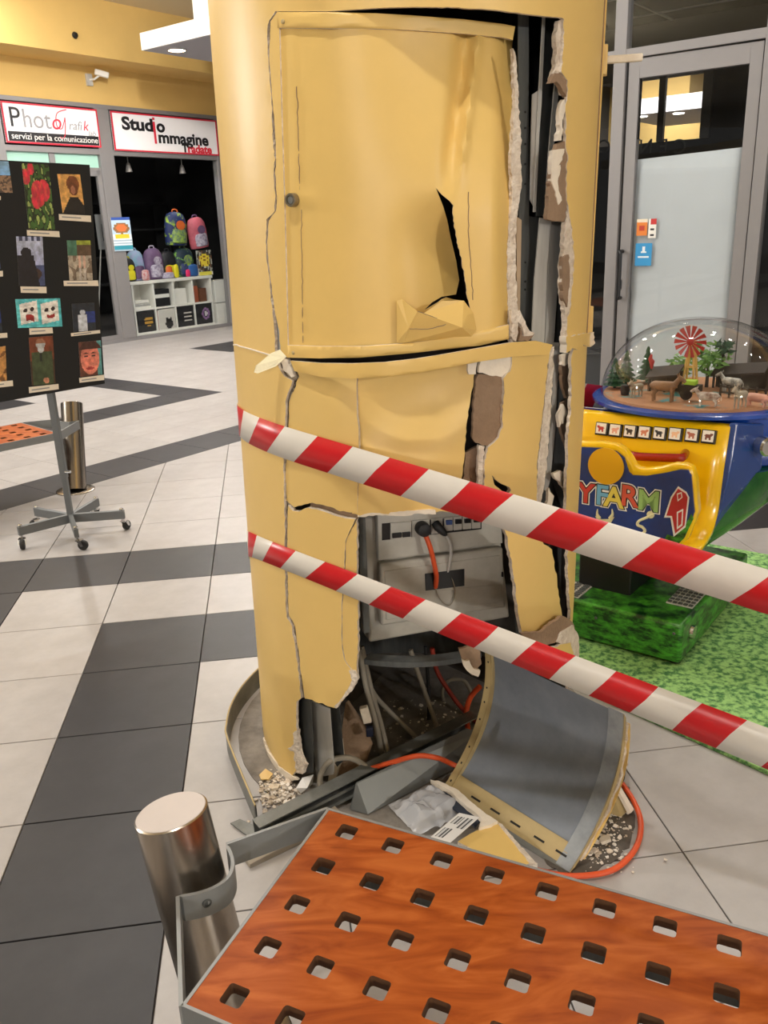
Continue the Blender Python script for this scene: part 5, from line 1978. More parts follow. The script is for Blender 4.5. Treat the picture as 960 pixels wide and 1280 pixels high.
strip(mb, [far, far + e1 * .15 + e2 * .1, far + e1 * .2 + e2 * .26, far + e1 * .15 + e2 * .42, far + e2 * BW], .395, .451, .007)
mb.build('bracket', BRACK, bn, smooth=30)


def bollard(base, top, r, label):
    t = thing('bollard', label, 'bollard', base)
    ax = (Vector(top) - Vector(base))
    h = ax.length
    Z = ax.normalized()
    X = Vector((1, 0, 0)) - Z * Z.x
    X.normalize()
    Y = Z.cross(X)
    MB().lathe([(r, .004), (r, h - .003), (r - .003, h - .001)], base, 48, 0, (X, Y, Z), cap=(True, False)).build('post', INOX, t)
    MB().lathe([(r - .002, h - .002), (r - .004, h), (0, h)], base, 48, 0, (X, Y, Z)).build('top_cap', INOXTOP, t)
    MB().lathe([(.125, 0), (.125, .006), (.122, .008), (r, .008)], base, 48).build('base_plate', INOX, t)
    return t


bollard(Vector((-.356, 1.345, 0)), Vector((-.437, 1.397, .55)), .0712, 'brushed steel bollard leaning beside the foreground bench')
# far end support of the foreground bench is a bollard too, outside the frame
bq = c0 + e1 * (BL + .1) + e2 * .26
bollard(Vector((bq.x, bq.y, 0)), Vector((bq.x, bq.y, .55)), .0712, 'brushed steel bollard at the far right end of the foreground bench')

fb0, fb1 = G(94.6, 613, 0), G(89.5, 504, .55)
bollard(Vector((fb0.x, fb0.y, 0)), fb1, .0715, 'brushed steel bollard with round base plate behind the picture stand')
Bc, Ac = G(72, 541, ZB), G(31, 529.5, ZB)
ea = (Ac - Bc)
ea.z = 0
ea.normalize()
el = Vector((ea.y, -ea.x, 0))
if el.y > 0:
    el = -el
Bc.z = 0
bn2, L2_, _ = bench(Bc, el, ea, 12, 'orange perforated wooden bench at the far left behind the picture stand')
mb = MB()
fbp = Vector((fb0.x + fb1.x * 0, fb0.y, 0)).lerp(Vector((fb1.x, fb1.y, 0)), .8)
qd = (fbp - (Bc + ea * .26)).normalized()
qp = Vector((qd.y, -qd.x, 0))
if (Bc - (Bc + ea * .26)).dot(qp) < 0:
    qp = -qp
strip(mb, [Bc, fbp - qd * .02 + qp * .085, fbp - qd * .075 + qp * .06, fbp - qd * .085, fbp - qd * .075 - qp * .06, fbp - qd * .02 - qp * .085, Bc + ea * .52], .395, .451, .007)
mb.build('bracket', BRACK, bn2, smooth=30)

STANDG = mat('stand_grey_paint', (112, 115, 117), .45, .35, var=.03, scale=10)
# ================================================================== PICTURE STAND
pb = G(92, 668, 0)
st = thing('picture_stand', 'black display board of photographs on a grey wheeled stand', 'display stand', (pb.x, pb.y, 0))
HUB = .125
for k in range(5):
    a = rad(-66 + 72 * k)
    d = Vector((math.cos(a), math.sin(a), 0))
    P = Vector((pb.x, pb.y, HUB))
    n_ = Vector((-d.y, d.x, 0))
    arm = MB().prism([P + n_ * .012 + d * .01, P + n_ * .012 + d * .30, P - n_ * .012 + d * .30, P - n_ * .012 + d * .01], (0, 0, -.05)).build('leg', STANDG, st, smooth=0, bevel=.002)
    E_ = P + d * .285
    MB().lathe([(.012, 0), (.012, .008), (.006, .014), (0, .014)], E_, 12).build('bolt', CHROME, arm)
    ca = MB()
    ca.tube([E_ + Vector((0, 0, -.05)), E_ + Vector((0, 0, -.066))], .009, 8)
    sd = Vector((math.cos(a + 1.1), math.sin(a + 1.1), 0))
    sn = Vector((-sd.y, sd.x, 0))
    ca.box(E_ + Vector((0, 0, -.068)) + sd * .01, (.035, .034, .004), (sd, sn, SUP))
    for q in (-1, 1):
        ca.prism([E_ + sn * (.017 * q) + sd * .0 + Vector((0, 0, -.068)), E_ + sn * (.017 * q) + sd * .025 + Vector((0, 0, -.068)), E_ + sn * (.017 * q) + sd * .034 + Vector((0, 0, -.098)), E_ + sn * (.017 * q) + sd * .02 + Vector((0, 0, -.1))], sn * (.003 * q))
    ca.build('caster_fork', CHROME, arm, smooth=30)
    wc = E_ + sd * .027 + Vector((0, 0, -.125 + .028))
    MB().lathe([(.01, -.012), (.024, -.012), (.028, -.007), (.028, .007), (.024, .012), (.01, .012)], wc, 20, 0, (sd, SUP, sn)).build('caster_wheel', RUBBER, arm)
# pole rises to the board; two telescoping lengths
PT = AT(68, 484, pb.y - .01)
pz = PT.z
MB().box((pb.x, pb.y, (HUB - .04 + .36) / 2), (.03, .03, .36 - HUB + .04)).build('pole', STANDG, st, smooth=0, bevel=.002)
MB().box((pb.x, pb.y, (.34 + 1.9) / 2), (.036, .036, 1.9 - .34)).build('pole_sleeve', STANDG, st, smooth=0, bevel=.002)
MB().tube([Vector((pb.x + .018, pb.y - .018, .38)), Vector((pb.x + .05, pb.y - .03, .38))], .008, 8).build('clamp_knob', CHROME, st)
BNa = rad(-28.2)
bnv = Vector((math.sin(BNa), math.cos(BNa), 0)) * -1       # towards the viewer
B0 = Vector((pb.x, pb.y, 0)) + bnv * .045


def BP(px, py, o=0.0):
    return PL(px, py, B0 + bnv * o, bnv)


q = [BP(-58, 197), BP(112, 206), BP(131, 479.5), BP(-46, 511)]
MB().prism(q, -bnv * .012).build('board', BLACKM, st, smooth=0)


def ph(label, tl, tr, br, bl, fn, nx=18, ny=24):
    p0 = BP(*bl, .002)
    ex, ey = BP(*br, .002) - p0, BP(*tl, .002) - p0
    def fn2(u_, v):
        c = fn(u_, v)
        k = 1 + .22 * noise.noise(Vector((u_ * 7, v * 9, p0.x * 9))) + .12 * noise.noise(Vector((u_ * 23, v * 29, p0.z * 7)))
        return tuple(max(0, min(255, q * k)) for q in c)
    o = printed('photograph', p0, ex, ey, int(nx * 1.5), int(ny * 1.5), fn2, st, thick=.0018)
    if label:
        o['label'] = label
    return o


def cap_(a, b, c, d):
    MB().prism([BP(*p, .0035) for p in (a, b, c, d)], -bnv * .003).build('caption_card', WHITEPAP, st, smooth=0)
    # line of small print
    m0, m1 = BP(a[0] * .9 + b[0] * .1, (a[1] + d[1]) / 2 + .6, .0042), BP(a[0] * .3 + b[0] * .7, (b[1] * .7 + a[1] * .3 + c[1] * .7 + d[1] * .3) / 2 + .6, .0042)
    MB().prism([m0, m1, m1 + Vector((0, 0, .006)), m0 + Vector((0, 0, .006))], -bnv * .0004).build('print_line', INKGREY, st, smooth=0)


def nz(u_, v, s, k=0):
    return noise.noise(Vector((u_ * s, v * s, k)))


def f_sea(u_, v):
    if v > .55:
        return (90 + 50 * v, 150 + 30 * v, 214)
    return (150, 120, 96) if nz(u_, v, 14) > -.1 else (86, 70, 62)


def f_rose(u_, v):
    for (cx_, cy_, r) in ((.5, .55, .26), (.72, .60, .22), (.1, .80, .16), (.3, .92, .12), (.4, .45, .18)):
        if math.hypot(u_ - cx_, (v - cy_) * 1.3) < r:
            return (206 + 30 * nz(u_, v, 9), 44 + 60 * abs(nz(u_, v, 7)), 70)
    g = nz(u_, v, 9, 2)
    return (60, 96, 44) if g > 0.05 else ((150, 170, 96) if g < -.25 else (30, 44, 26))


def f_woman(u_, v):
    if math.hypot((u_ - .62) / .2, (v - .62) / .16) < 1:
        return (170, 110, 84) if math.hypot((u_ - .6) / .11, (v - .6) / .11) < 1 else (110, 60, 36)
    if math.hypot((u_ - .62) / .28, (v - .76) / .2) < 1 and v > .5:
        return (124, 70, 40)
    if v < .42 and abs(u_ - .6) < .18 + (.42 - v):
        return (26, 24, 28)
    return (214, 160, 90)


def f_guit(u_, v):
    if v > .9:
        return (60, 66, 96) if int(u_ * 9) % 2 else (170, 176, 206)
    if math.hypot((u_ - .34) / .2, (v - .68) / .1) < 1 or (v < .62 and abs(u_ - .3) < .32 + .3 * (.62 - v)):
        return (24, 24, 36)
    if math.hypot((u_ - .5) / .4, (v - .24) / .14) < 1:
        return (64, 46, 44)
    return (150 + 30 * v, 156 + 30 * v, 206) if v > .42 else (70, 80, 120)


def f_feet(u_, v):
    if v > .62:
        return (74, 120, 100) if u_ < .4 else ((150, 160, 60) if v > .88 else (96, 76, 60))
    if .42 < u_ < .54 or .62 < u_ < .72:
        return (220, 180, 160) if v > .3 else (190, 180, 170)
    return (176, 164, 148) if nz(u_, v, 6) > -.1 else (120, 104, 90)


def f_masks(u_, v):
    for (cx_, sgn) in ((.27, -1), (.74, 1)):
        if abs(u_ - cx_) < .2 and abs(v - .52 - (u_ - cx_) * .3) < .36:
            for ex_ in (-.07, .08):
                if math.hypot((u_ - cx_ - ex_) / .05, (v - .62 - (u_ - cx_) * .3) / .07) < 1:
                    return (50, 36, 36)
            mv = .36 + .06 * sgn * (abs(u_ - cx_) / .1) ** 2
            if abs(u_ - cx_ - .02) < .09 and abs(v - mv) < (.11 if sgn < 0 else .06):
                return (150, 40, 40)
            return (236, 230, 224)
    return (80, 186, 196) if int(u_ * 14) % 3 else (100, 204, 210)


def f_fig(u_, v):
    if math.hypot((u_ - .45) / .12, (v - .68) / .1) < 1 or (v < .6 and abs(u_ - .42) < .2):
        return (200, 204, 214)
    if u_ > .6 and .3 < v < .7:
        return (40, 60, 130)
    return (36, 44, 58)


def f_resp(u_, v):
    if math.hypot((u_ - .46) / .2, (v - .86) / .11) < 1 and v > .74:
        return (150, 104, 80) if v > .86 else (176, 178, 180)
    if math.hypot((u_ - .46) / .14, (v - .74) / .07) < 1:
        return (190, 192, 194)
    if v < .68 and abs(u_ - .5) < .42:
        if math.hypot((u_ - .62) / .12, (v - .08) / .06) < 1:
            return (206, 140, 110)
        return (66, 78, 52) if abs(u_ - .46) > .05 or v < .5 else (30, 36, 34)
    return (120, 62, 40) if v > .5 else (70, 46, 34)


def f_face(u_, v):
    if v > .78 and math.hypot((u_ - .5) / .5, (v - .72) / .3) < 1:
        return (74, 44, 40)
    if math.hypot((u_ - .48) / .42, (v - .5) / .46) < 1:
        for ex_ in (.3, .64):
            if math.hypot((u_ - ex_) / .09, (v - .58) / .03) < 1:
                return (70, 40, 40)
            if math.hypot((u_ - ex_) / .12, (v - .66) / .02) < 1:
                return (90, 50, 40)
        if math.hypot((u_ - .46) / .2, (v - .22) / .04) < 1:
            return (170, 60, 60)
        if abs(u_ - .46) < .06 and .34 < v < .5:
            return (214, 120, 100)
        return (226, 132, 112)
    return (90, 150, 150) if u_ > .8 else (100, 60, 50)


def f_wood(u_, v):
    return (196, 142, 80) if nz(u_, v, 5) > -.15 else (120, 80, 44)


ph('photograph of a beach under a blue sky', (-36, 200), (12, 203), (16, 241), (-30, 240), f_sea)
ph('photograph of red roses and green leaves', (27, 204), (61, 205.5), (69, 287), (36, 286.5), f_rose, 24, 40)
ph('photograph of a person with curly hair in black', (71.5, 217.5), (101, 220), (106.5, 267), (78.5, 267), f_woman, 20, 30)
ph('photograph of a dark seated figure against pale sky', (20, 295.5), (53, 298.5), (56.5, 357), (24, 357.5), f_guit, 20, 30)
ph('photograph of bare feet over pale stones', (83.5, 300.5), (112.6, 301.5), (116, 350), (87, 350.5), f_feet, 20, 30)
ph('photograph of two white paper faces on turquoise', (19, 374), (75.5, 373), (78, 408), (22.5, 410), f_masks, 44, 26)
ph('photograph of a pale figure on a dark background', (89.6, 380), (118, 380), (120, 413), (92, 415), f_fig, 20, 20)
ph('photograph of a person in a green jacket with a mask', (36, 422), (66.6, 420.5), (69.5, 479), (40, 482), f_resp, 20, 34)
ph('photograph of a close smiling reddish face', (98, 428), (125.4, 426), (128, 468), (100.5, 471), f_face, 24, 30)
ph('photograph of a warm wooden scene at the left edge', (-28, 438), (8, 436), (8.5, 476), (-26, 482), f_wood)
ph('photograph of a dark blue scene at the left edge', (-34, 380), (1, 380), (3, 415), (-30, 418), f_fig)
ph(None, (-38, 300), (-2, 298), (1, 336), (-33, 338), f_guit)
for q in [((33.5, 287.5), (74, 289), (74.8, 296.5), (34, 294.5)), ((73.5, 267.5), (113.5, 269.5), (114, 277.5), (74, 275)), ((25.5, 358), (58, 358.5), (58.3, 366.5), (26.2, 366)), ((79.5, 351), (122.5, 350.5), (123.3, 357.5), (80, 357.5)),
          ((36.5, 410.5), (65.5, 409.5), (66.3, 416.5), (37, 418.5)), ((88.5, 416.5), (125, 412.5), (125.3, 416.5), (89, 420.5)), ((36, 484), (73, 480), (73.5, 486.5), (36.5, 491.5)), ((99, 472.5), (130, 468.5), (130.3, 475), (99.5, 478.5)),
          ((-20, 479), (16, 475.5), (16.5, 482.5), (-20, 486.5)), ((-20, 340), (3.5, 338.5), (3.8, 345.5), (-20, 347)), ((-20, 418), (9, 416), (9.3, 422), (-20, 424)), ((-20, 245), (1, 245), (1, 250), (-20, 250))]:
    cap_(*q)

# ================================================================== GRASS PRINT MATS AND FARM RIDE
OR = Vector((1.075, 2.815, 0))


def RW(u_, v, z=0.0):
    return OR + U * u_ + V * v + Vector((0, 0, z))


def RPX(px, py, v):
    return PL(px, py, RW(0, v), V)


for lb, q in (('green grass print foam mat in front of the farm ride', [(.80, -.20), (.034, -.372), (-.43, -.474), (-.62, -.516), (-.62, .222), (.80, .222)]), ('green grass print foam mat under the farm ride', [(1.3, .228), (-.62, .228), (-.62, 1.33), (1.3, 1.36)])):
    tag(MB().prism([RW(a, b, .001) for a, b in q], (0, 0, .016)).build('play_mat', MATG, smooth=0, bevel=.003), lb, 'mat')

ride = thing('kiddie_ride', 'blue and yellow farm themed kiddie ride with a clear dome', 'kiddie ride', RW(.3, .45))
RZ = .018
AXR = (-U, V, SUP)
bs = MB()
bs.prism([RW(.0, 0, RZ + .012), RW(1.0, 0, RZ + .012), RW(1.0, .86, RZ + .012), RW(.0, .86, RZ + .012)], (0, 0, .16))
base = bs.build('base_box', GRASS, ride, smooth=30, bevel=.014, bseg=3)
for (a, b) in ((.03, .04), (.97, .04), (.03, .82), (.97, .82)):
    MB().lathe([(.02, 0), (.02, .014)], RW(a, b, .017), 10).build('foot', RUBBER, ride)
for (a, v0, z) in ((.005, .12, .12), (.36, -.001, .13)):
    pass
MB().lathe([(.028, 0), (.026, .012), (.0, .018)], RW(-.001, .11, .12), 16, 0, (V, SUP, -U)).build('reflector', CHROME, ride)
for (u_, z) in ((.03, .15), (.335, .135)):
    MB().lathe([(.006, 0), (.005, .004), (0, .004)], RW(u_, -.0, z), 10, 0, (U, SUP, -V)).build('screw', STEELD, ride)
for (u0, u1, v0, v1) in ((.018, .12, .16, .40), (.42, .60, .02, .16)):
    mb = MB()
    mb.prism([RW(u0, v0, RZ + .172), RW(u1, v0, RZ + .172), RW(u1, v1, RZ + .172), RW(u0, v1, RZ + .172)], (0, 0, .003))
    g = mb.build('grip_plate', GALV, ride, smooth=0)
    mb = MB()
    for i in range(5):
        for j in range(8):
            c = RW(u0 + (u1 - u0) * (i + .5) / 5, v0 + (v1 - v0) * (j + .5) / 8, RZ + .177)
            mb.box(c, ((u1 - u0) / 5 * .7, (v1 - v0) / 8 * .5, .004), AXR)
    mb.build('grip_ribs', STEELD, g, smooth=0)
MB().box(RW(.37, .30, .26), (.22, .30, .20), AXR).build('pedestal', BLACK, ride, smooth=0, bevel=.006)
# dome centre
DCu, DCv, DZ, DRd = .232, .69, .902, .385


def ring_loft(name, levels, m, cu=DCu, cv=DCv, n=48, smooth=50):
    """levels: (ru, rv, du, dv, z, power)"""
    mb = MB()
    vs = []
    for (ru, rv, du, dv, z, pw) in levels:
        for k in range(n):
            a = 2 * PI * k / n
            c, s_ = math.cos(a), math.sin(a)
            x = math.copysign(abs(c) ** (2 / pw), c) * ru
            y = math.copysign(abs(s_) ** (2 / pw), s_) * rv
            vs.append(RW(cu + du + x, cv + dv + y, z))
    fs = [(i * n + k, i * n + (k + 1) % n, (i + 1) * n + (k + 1) % n, (i + 1) * n + k) for i in range(len(levels) - 1) for k in range(n)]
    fs += [tuple(range(n))[::-1], tuple((len(levels) - 1) * n + k for k in range(n))]
    return mb.add(vs, fs).build(name, m, ride, smooth=smooth)


ring_loft('blue_hull', [(.36, .28, 0, .10, .655, 2), (.43, .32, 0, .10, .66, 2), (.45, .335, 0, .10, .675, 2), (.44, .325, 0, .10, .69, 2), (.425, .31, 0, .10, .72, 2), (.425, .31, 0, .10, .85, 2), (.42, .34, 0, .065, .868, 2), (.40, .385, 0, .01, .882, 2), (.40, .385, 0, .01, .90, 2), (.30, .30, 0, 0, .901, 2)], RIDEB)
ring_loft('hull_lip', [(.405, .40, 0, 0, .882, 2), (.418, .413, 0, 0, .886, 2), (.418, .413, 0, 0, .899, 2), (.40, .395, 0, 0, .906, 2), (.30, .3, 0, 0, .904, 2)], RIDEB)
HG = mat('green_hull_gelcoat', (44, 116, 36), .25, coat=.6, dark=(16, 72, 28), scale=6)
ring_loft('green_hull', [(.16, .20, .10, -.25, .30, 2.5), (.24, .32, .06, -.22, .36, 2.4), (.31, .41, .03, -.14, .45, 2.3), (.37, .40, .0, -.05, .54, 2.1), (.40, .39, 0, 0, .62, 2), (.39, .385, 0, 0, .665, 2)], HG)
# yellow console and foot well (one bent shell)
prof = [(.36, .852), (.345, .846), (.318, .72), (.306, .66), (.298, .58), (.275, .52), (.235, .48), (.18, .458), (.09, .45)]
mb = MB()
NU = 10
vs = []
for i in range(NU + 1):
    u_ = -.012 + .62 * i / NU
    rise = .05 * sm((.12 - u_) / .12) * 0
    for (v, z) in prof:
        vs.append(RW(u_, v, z + rise))
mp_ = len(prof)
fs = [(i * mp_ + j, i * mp_ + j + 1, (i + 1) * mp_ + j + 1, (i + 1) * mp_ + j) for i in range(NU) for j in range(mp_ - 1)]
con = mb.add(vs, fs).build('console_shell', RIDEY, ride, smooth=60, recalc=False)
so = con.modifiers.new('thickness', 'SOLIDIFY')
so.thickness = .022
so.offset = -1
# rear filler of the console so it reads as a solid moulding
MB().prism([RW(.0, .37, .60), RW(.6, .37, .60), RW(.6, .44, .60), RW(.0, .44, .60)], (0, 0, .26)).build('console_core', RIDEB, ride, smooth=0)
cpl = (RW(0, .345, .846), (-V * .126 + SUP * .027).normalized())


def CP(px, py, o=0.0):
    return PL(px, py, cpl[0] + cpl[1] * o, cpl[1])


cup = (SUP - cpl[1] * SUP.dot(cpl[1])).normalized()
icons = [(190, 60, 50), (230, 170, 150), (60, 50, 46), (206, 130, 100), (50, 50, 56), (240, 196, 160), (180, 110, 90), (120, 70, 60)]
for k, (x, y) in enumerate([(752, 536), (769, 538), (787.5, 539.5), (805.5, 540.8), (824.5, 542), (844, 543), (865, 544.3), (885.7, 546)]):
    c = CP(x, y, .012 + .022)
    s_ = .052
    b = MB().box(c + cpl[1] * -.008, (s_, s_, .022), (-U, cup, cpl[1])).build('picture_button', BLACK, ride, smooth=0, bevel=.003)
    col_ = icons[k]

    def ic(u_, v, col_=col_, k=k):
        if math.hypot((u_ - .5) / .3, (v - .52) / .16) < 1 or (abs(u_ - .32) < .06 and .2 < v < .5) or (abs(u_ - .68) < .06 and .2 < v < .5) or math.hypot((u_ - (.76 if k % 2 else .24)) / .13, (v - .66) / .12) < 1:
            return col_
        return (240, 236, 230)
    printed('button_face', c + cpl[1] * .0035 + U * (s_ * .42) - cup * (s_ * .36), -U * (s_ * .80), cup * (s_ * .80), 12, 12, ic, b)
# red grab bar
hb = [RPX(783, 566, .33), RPX(790, 569, .25), RPX(802, 571, .235), RPX(845, 572.5, .235), RPX(853, 571.5, .25), RPX(857, 566, .31)]
MB().tube(spline(hb, 5), .0165, 14).build('grab_bar', RIDER, ride)
# side panel with the printed farm scene
rim_o = [(690, 552), (730, 553.5), (752, 553.5), (770, 556.5), (780, 563), (788, 574), (794, 585), (805, 587), (825, 584.5), (842, 580), (856, 581), (865, 585), (869, 600), (872, 640), (868, 652), (858, 676), (838, 692), (690, 676)]
blu_o = [(690, 558), (730, 559), (752, 560), (770, 564), (780, 572), (785.5, 590), (790, 594), (807.5, 595), (832.5, 591), (850, 587), (860, 587.5), (864, 595), (866, 617), (868, 640), (864, 652), (855, 673), (838, 690), (690, 674)]
MB().prism([RPX(x, y, .06) for x, y in rim_o], V * .05).build('side_moulding', RIDEY, ride, smooth=30, bevel=.012, bseg=3)
PBLUE = mat('printed_blue_sky', (20, 58, 138), .25, dark=(16, 44, 104), scale=5, coat=.5)
MB().prism([RPX(x, y, .052) for x, y in blu_o], V * .02).build('side_panel', PBLUE, ride, smooth=0)
sp = [o for o in ride.children if o.name.startswith('side_panel')][0]


def flat(name, px, m, v=.050, d=.002):
    return MB().prism([RPX(x, y, v) for x, y in px], V * d).build(name, m, sp, smooth=0)


def disc(name, x, y, r, m, v=.048, d=.004):
    return MB().lathe([(r, 0), (r, d), (0, d + .002)], RPX(x, y, v) + V * d, 40, 0, (-U, SUP, -V)).build(name, m, sp)


disc('yellow_disc', 757, 583, .070, mat('amber_lens', (232, 172, 22), .35, coat=.4))
CLOUD = mat('cloud_print', (110, 140, 196), .4)
for (ch, x, y, c, sz, yy) in (('Y', 722, 626, (196, 60, 56), .108, 0), ('F', 744, 629, (110, 170, 206), .108, 0), ('A', 755, 631.5, (226, 204, 90), .112, 0), ('R', 775, 630.5, (206, 84, 66), .112, 0), ('M', 796, 635.5, (150, 186, 110), .108, 0)):
    P = RPX(x, y, .0485)
    ch_m = mat('letter_paint', c, .35, coat=.3)
    text('letter_outline', ch, sz, P + V * .0012, -U, SUP, INKWHITE, sp, .0005, .010, shear=0)
    text('letter_shadow', ch, sz, P + V * .0004, -U, SUP, INKBLACK, sp, .0005, .006, shear=0)
    text('letter', ch, sz, P - V * .0008, -U, SUP, ch_m, sp, .0006, .0025, shear=0)
flat('barn_outline', [(847.5, 608), (858, 615), (861.5, 622), (857, 659), (842, 671), (838, 647), (830, 647), (838.5, 621)], INKWHITE, .0500)
BARN = mat('barn_red', (186, 40, 48), .35, coat=.3)
flat('barn', [(847.5, 611), (857, 617), (859.5, 622), (855.5, 657), (844, 667), (840, 645), (833, 644.5), (840, 623)], BARN, .0485)
flat('barn_window', [(846, 617), (852, 615), (853, 622), (847, 627)], INKWHITE, .0475)
flat('barn_window', [(847.2, 618.5), (851, 617), (851.8, 621.5), (848, 624.5)], BARN, .0470)
flat('barn_door', [(846, 640), (854, 636), (853, 657), (846, 662)], INKWHITE, .0475)
flat('barn_door', [(847.5, 641.5), (852.5, 639), (851.5, 655), (847.5, 658.5)], BARN, .0470)
CREAM = mat('cream_print', (222, 214, 170), .4)
MB().tube(spline([RPX(x, y, .050) for x, y in ((816, 643), (808, 647), (799, 651), (797, 656), (803, 659), (806, 664), (800, 669))], 6), [.0055] * 37, 6).build('snake', CREAM, sp)
disc('snake_head', 813, 643.5, .014, CREAM, .049)
flat('cow_head', [(744, 645), (752, 649), (760, 649), (768, 646), (764, 653), (760, 662), (756, 668), (750, 662), (748, 653)], CREAM, .0495)
for (hx, sx_) in ((750, -1), (762, 1)):
    MB().tube(spline([RPX(x, y, .050) for x, y in ((hx, 648), (hx + 3.5 * sx_, 643), (hx + 3 * sx_, 636))], 5), [.006] * 5 + [.005, .004, .0035, .003, .002, .001], 6).build('cow_horn', CREAM, sp)
flat('grass_print', [(864, 642), (867, 648), (855, 673), (838, 690), (808, 687), (820, 678), (830, 676), (834, 668), (843, 671), (849, 662), (855, 660)], GRASS, .0502, .001)
# blue gusset between console and hull
gq = [RW(-.035, .34, .88), RW(-.035, .30, .70), RW(-.02, .285, .55), RW(.0, .20, .44), RW(.02, .30, .42), RW(-.05, .48, .52), RW(-.10, .50, .68), RW(-.10, .46, .86)]
MB().prism(gq, U * .03).build('side_gusset', mat('worn_blue_gusset', (150, 164, 172), .35, dark=(24, 62, 134), scale=16, coat=.4, ramp=(.62, .70)), ride, smooth=0, bevel=.006)
# headlamp on the bow
hl = PL(957, 558, RW(-.12, .44), (V + U * .9).normalized())
hn = (hl - RW(DCu, DCv, hl.z)).normalized()
MB().lathe([(.034, -.03), (.036, .012), (.030, .02), (.0, .024)], hl, 24, 0, (hn.cross(SUP), SUP, hn)).build('headlamp', CHROME, ride)

# ---- farm diorama
sand = mat('diorama_sand', (176, 126, 90), .8, dark=(64, 136, 140), scale=7, ramp=(.38, .46))
DCW = RW(DCu, DCv, DZ)
dio = MB().lathe([(.375, 0), (.37, .012), (0, .016)], DCW, 40).build('diorama_ground', sand, ride)
# water strip at the front
TOPZ = DZ + .014


def DPX(px, py, v):
    return RPX(px, py, v)


def onsand(px, v):
    """foot point on the diorama ground at image column px and depth v"""
    lo, hi = 380.0, 620.0
    for _ in range(30):
        m = (lo + hi) / 2
        if DPX(px, m, v).z > TOPZ:
            lo = m
        else:
            hi = m
    return DPX(px, lo, v)


def beast(name, foot, hd, L, m, m2=None, hn_=.75, up_=1.0):
    """small standing four-legged toy: one tapering trunk, jointed legs, neck and head"""
    hd = hd.normalized()
    sd_ = Vector((-hd.y, hd.x, 0))
    H = L * hn_
    mb = MB()
    z0 = H * .62
    mb.tube([foot - hd * (L * .5) + SUP * (z0 + H * .05), foot - hd * (L * .42) + SUP * z0, foot - hd * (L * .1) + SUP * (z0 - H * .02), foot + hd * (L * .25) + SUP * z0, foot + hd * (L * .40) + SUP * (z0 + H * .06)], [L * .10, L * .17, L * .19, L * .18, L * .10], 10)
    mb.tube([foot + hd * (L * .32) + SUP * (z0 + H * .05), foot + hd * (L * .46) + SUP * (z0 + H * .26 * up_), foot + hd * (L * .52) + SUP * (z0 + H * .36 * up_)], [L * .12, L * .09, L * .085], 8)
    mb.tube([foot + hd * (L * .47) + SUP * (z0 + H * .37 * up_), foot + hd * (L * .60) + SUP * (z0 + H * .30 * up_), foot + hd * (L * .72) + SUP * (z0 + H * .2 * up_)], [L * .09, L * .08, L * .055], 8)
    for q in (-1, 1):
        mb.tube([foot + hd * (L * .46) + sd_ * (q * L * .06) + SUP * (z0 + H * .42 * up_), foot + hd * (L * .44) + sd_ * (q * L * .12) + SUP * (z0 + H * .52 * up_)], [L * .03, L * .012], 5)
        mb.tube([foot + hd * (L * .28) + sd_ * (q * L * .1) + SUP * (z0 - H * .05), foot + hd * (L * .27) + sd_ * (q * L * .1) + SUP * (H * .28), foot + hd * (L * .27) + sd_ * (q * L * .1)], [L * .07, L * .042, L * .04], 6)
        mb.tube([foot - hd * (L * .34) + sd_ * (q * L * .1) + SUP * (z0), foot - hd * (L * .30) + sd_ * (q * L * .1) + SUP * (H * .42), foot - hd * (L * .40) + sd_ * (q * L * .1) + SUP * (H * .24), foot - hd * (L * .38) + sd_ * (q * L * .1)], [L * .1, L * .06, L * .04, L * .04], 6)
    mb.tube([foot - hd * (L * .48) + SUP * (z0 + H * .1), foot - hd * (L * .6) + SUP * (z0 - H * .05), foot - hd * (L * .6) + SUP * (z0 - H * .25)], [L * .025, L * .018, L * .02], 5)
    return mb.build(name, m, ride, smooth=50)


COWM = mat('toy_cow_hide', (232, 226, 216), .5, dark=(120, 74, 48), scale=26)
DONK = mat('toy_donkey_hide', (150, 110, 78), .5, dark=(86, 62, 46), scale=16)
PIGM = mat('toy_pig_hide', (206, 150, 130), .5, var=.1)
GREYA = mat('toy_grey_hide', (170, 158, 140), .5, var=.15)
HOLS = mat('toy_black_white_hide', (226, 224, 220), .5, dark=(30, 30, 32), scale=26)
beast('toy_cow', onsand(883, .42), U * .9 - V * .1, .085, COWM)
beast('toy_donkey', onsand(830, .44), -U + V * .0, .11, DONK, hn_=.9)
beast('toy_calf', onsand(795, .48), U * .3 - V, .07, GREYA, hn_=.95)
beast('toy_horse', onsand(924, .44), U * .3 - V, .075, GREYA, hn_=1.1)
beast('toy_pig', onsand(944, .50), U + V * .2, .09, PIGM, hn_=.6, up_=.5)
beast('toy_bull', onsand(912, .72), U + V * .2, .09, HOLS, hn_=.85)
DWOOD = mat('dark_toy_timber', (46, 34, 28), .7, var=.2, scale=20)
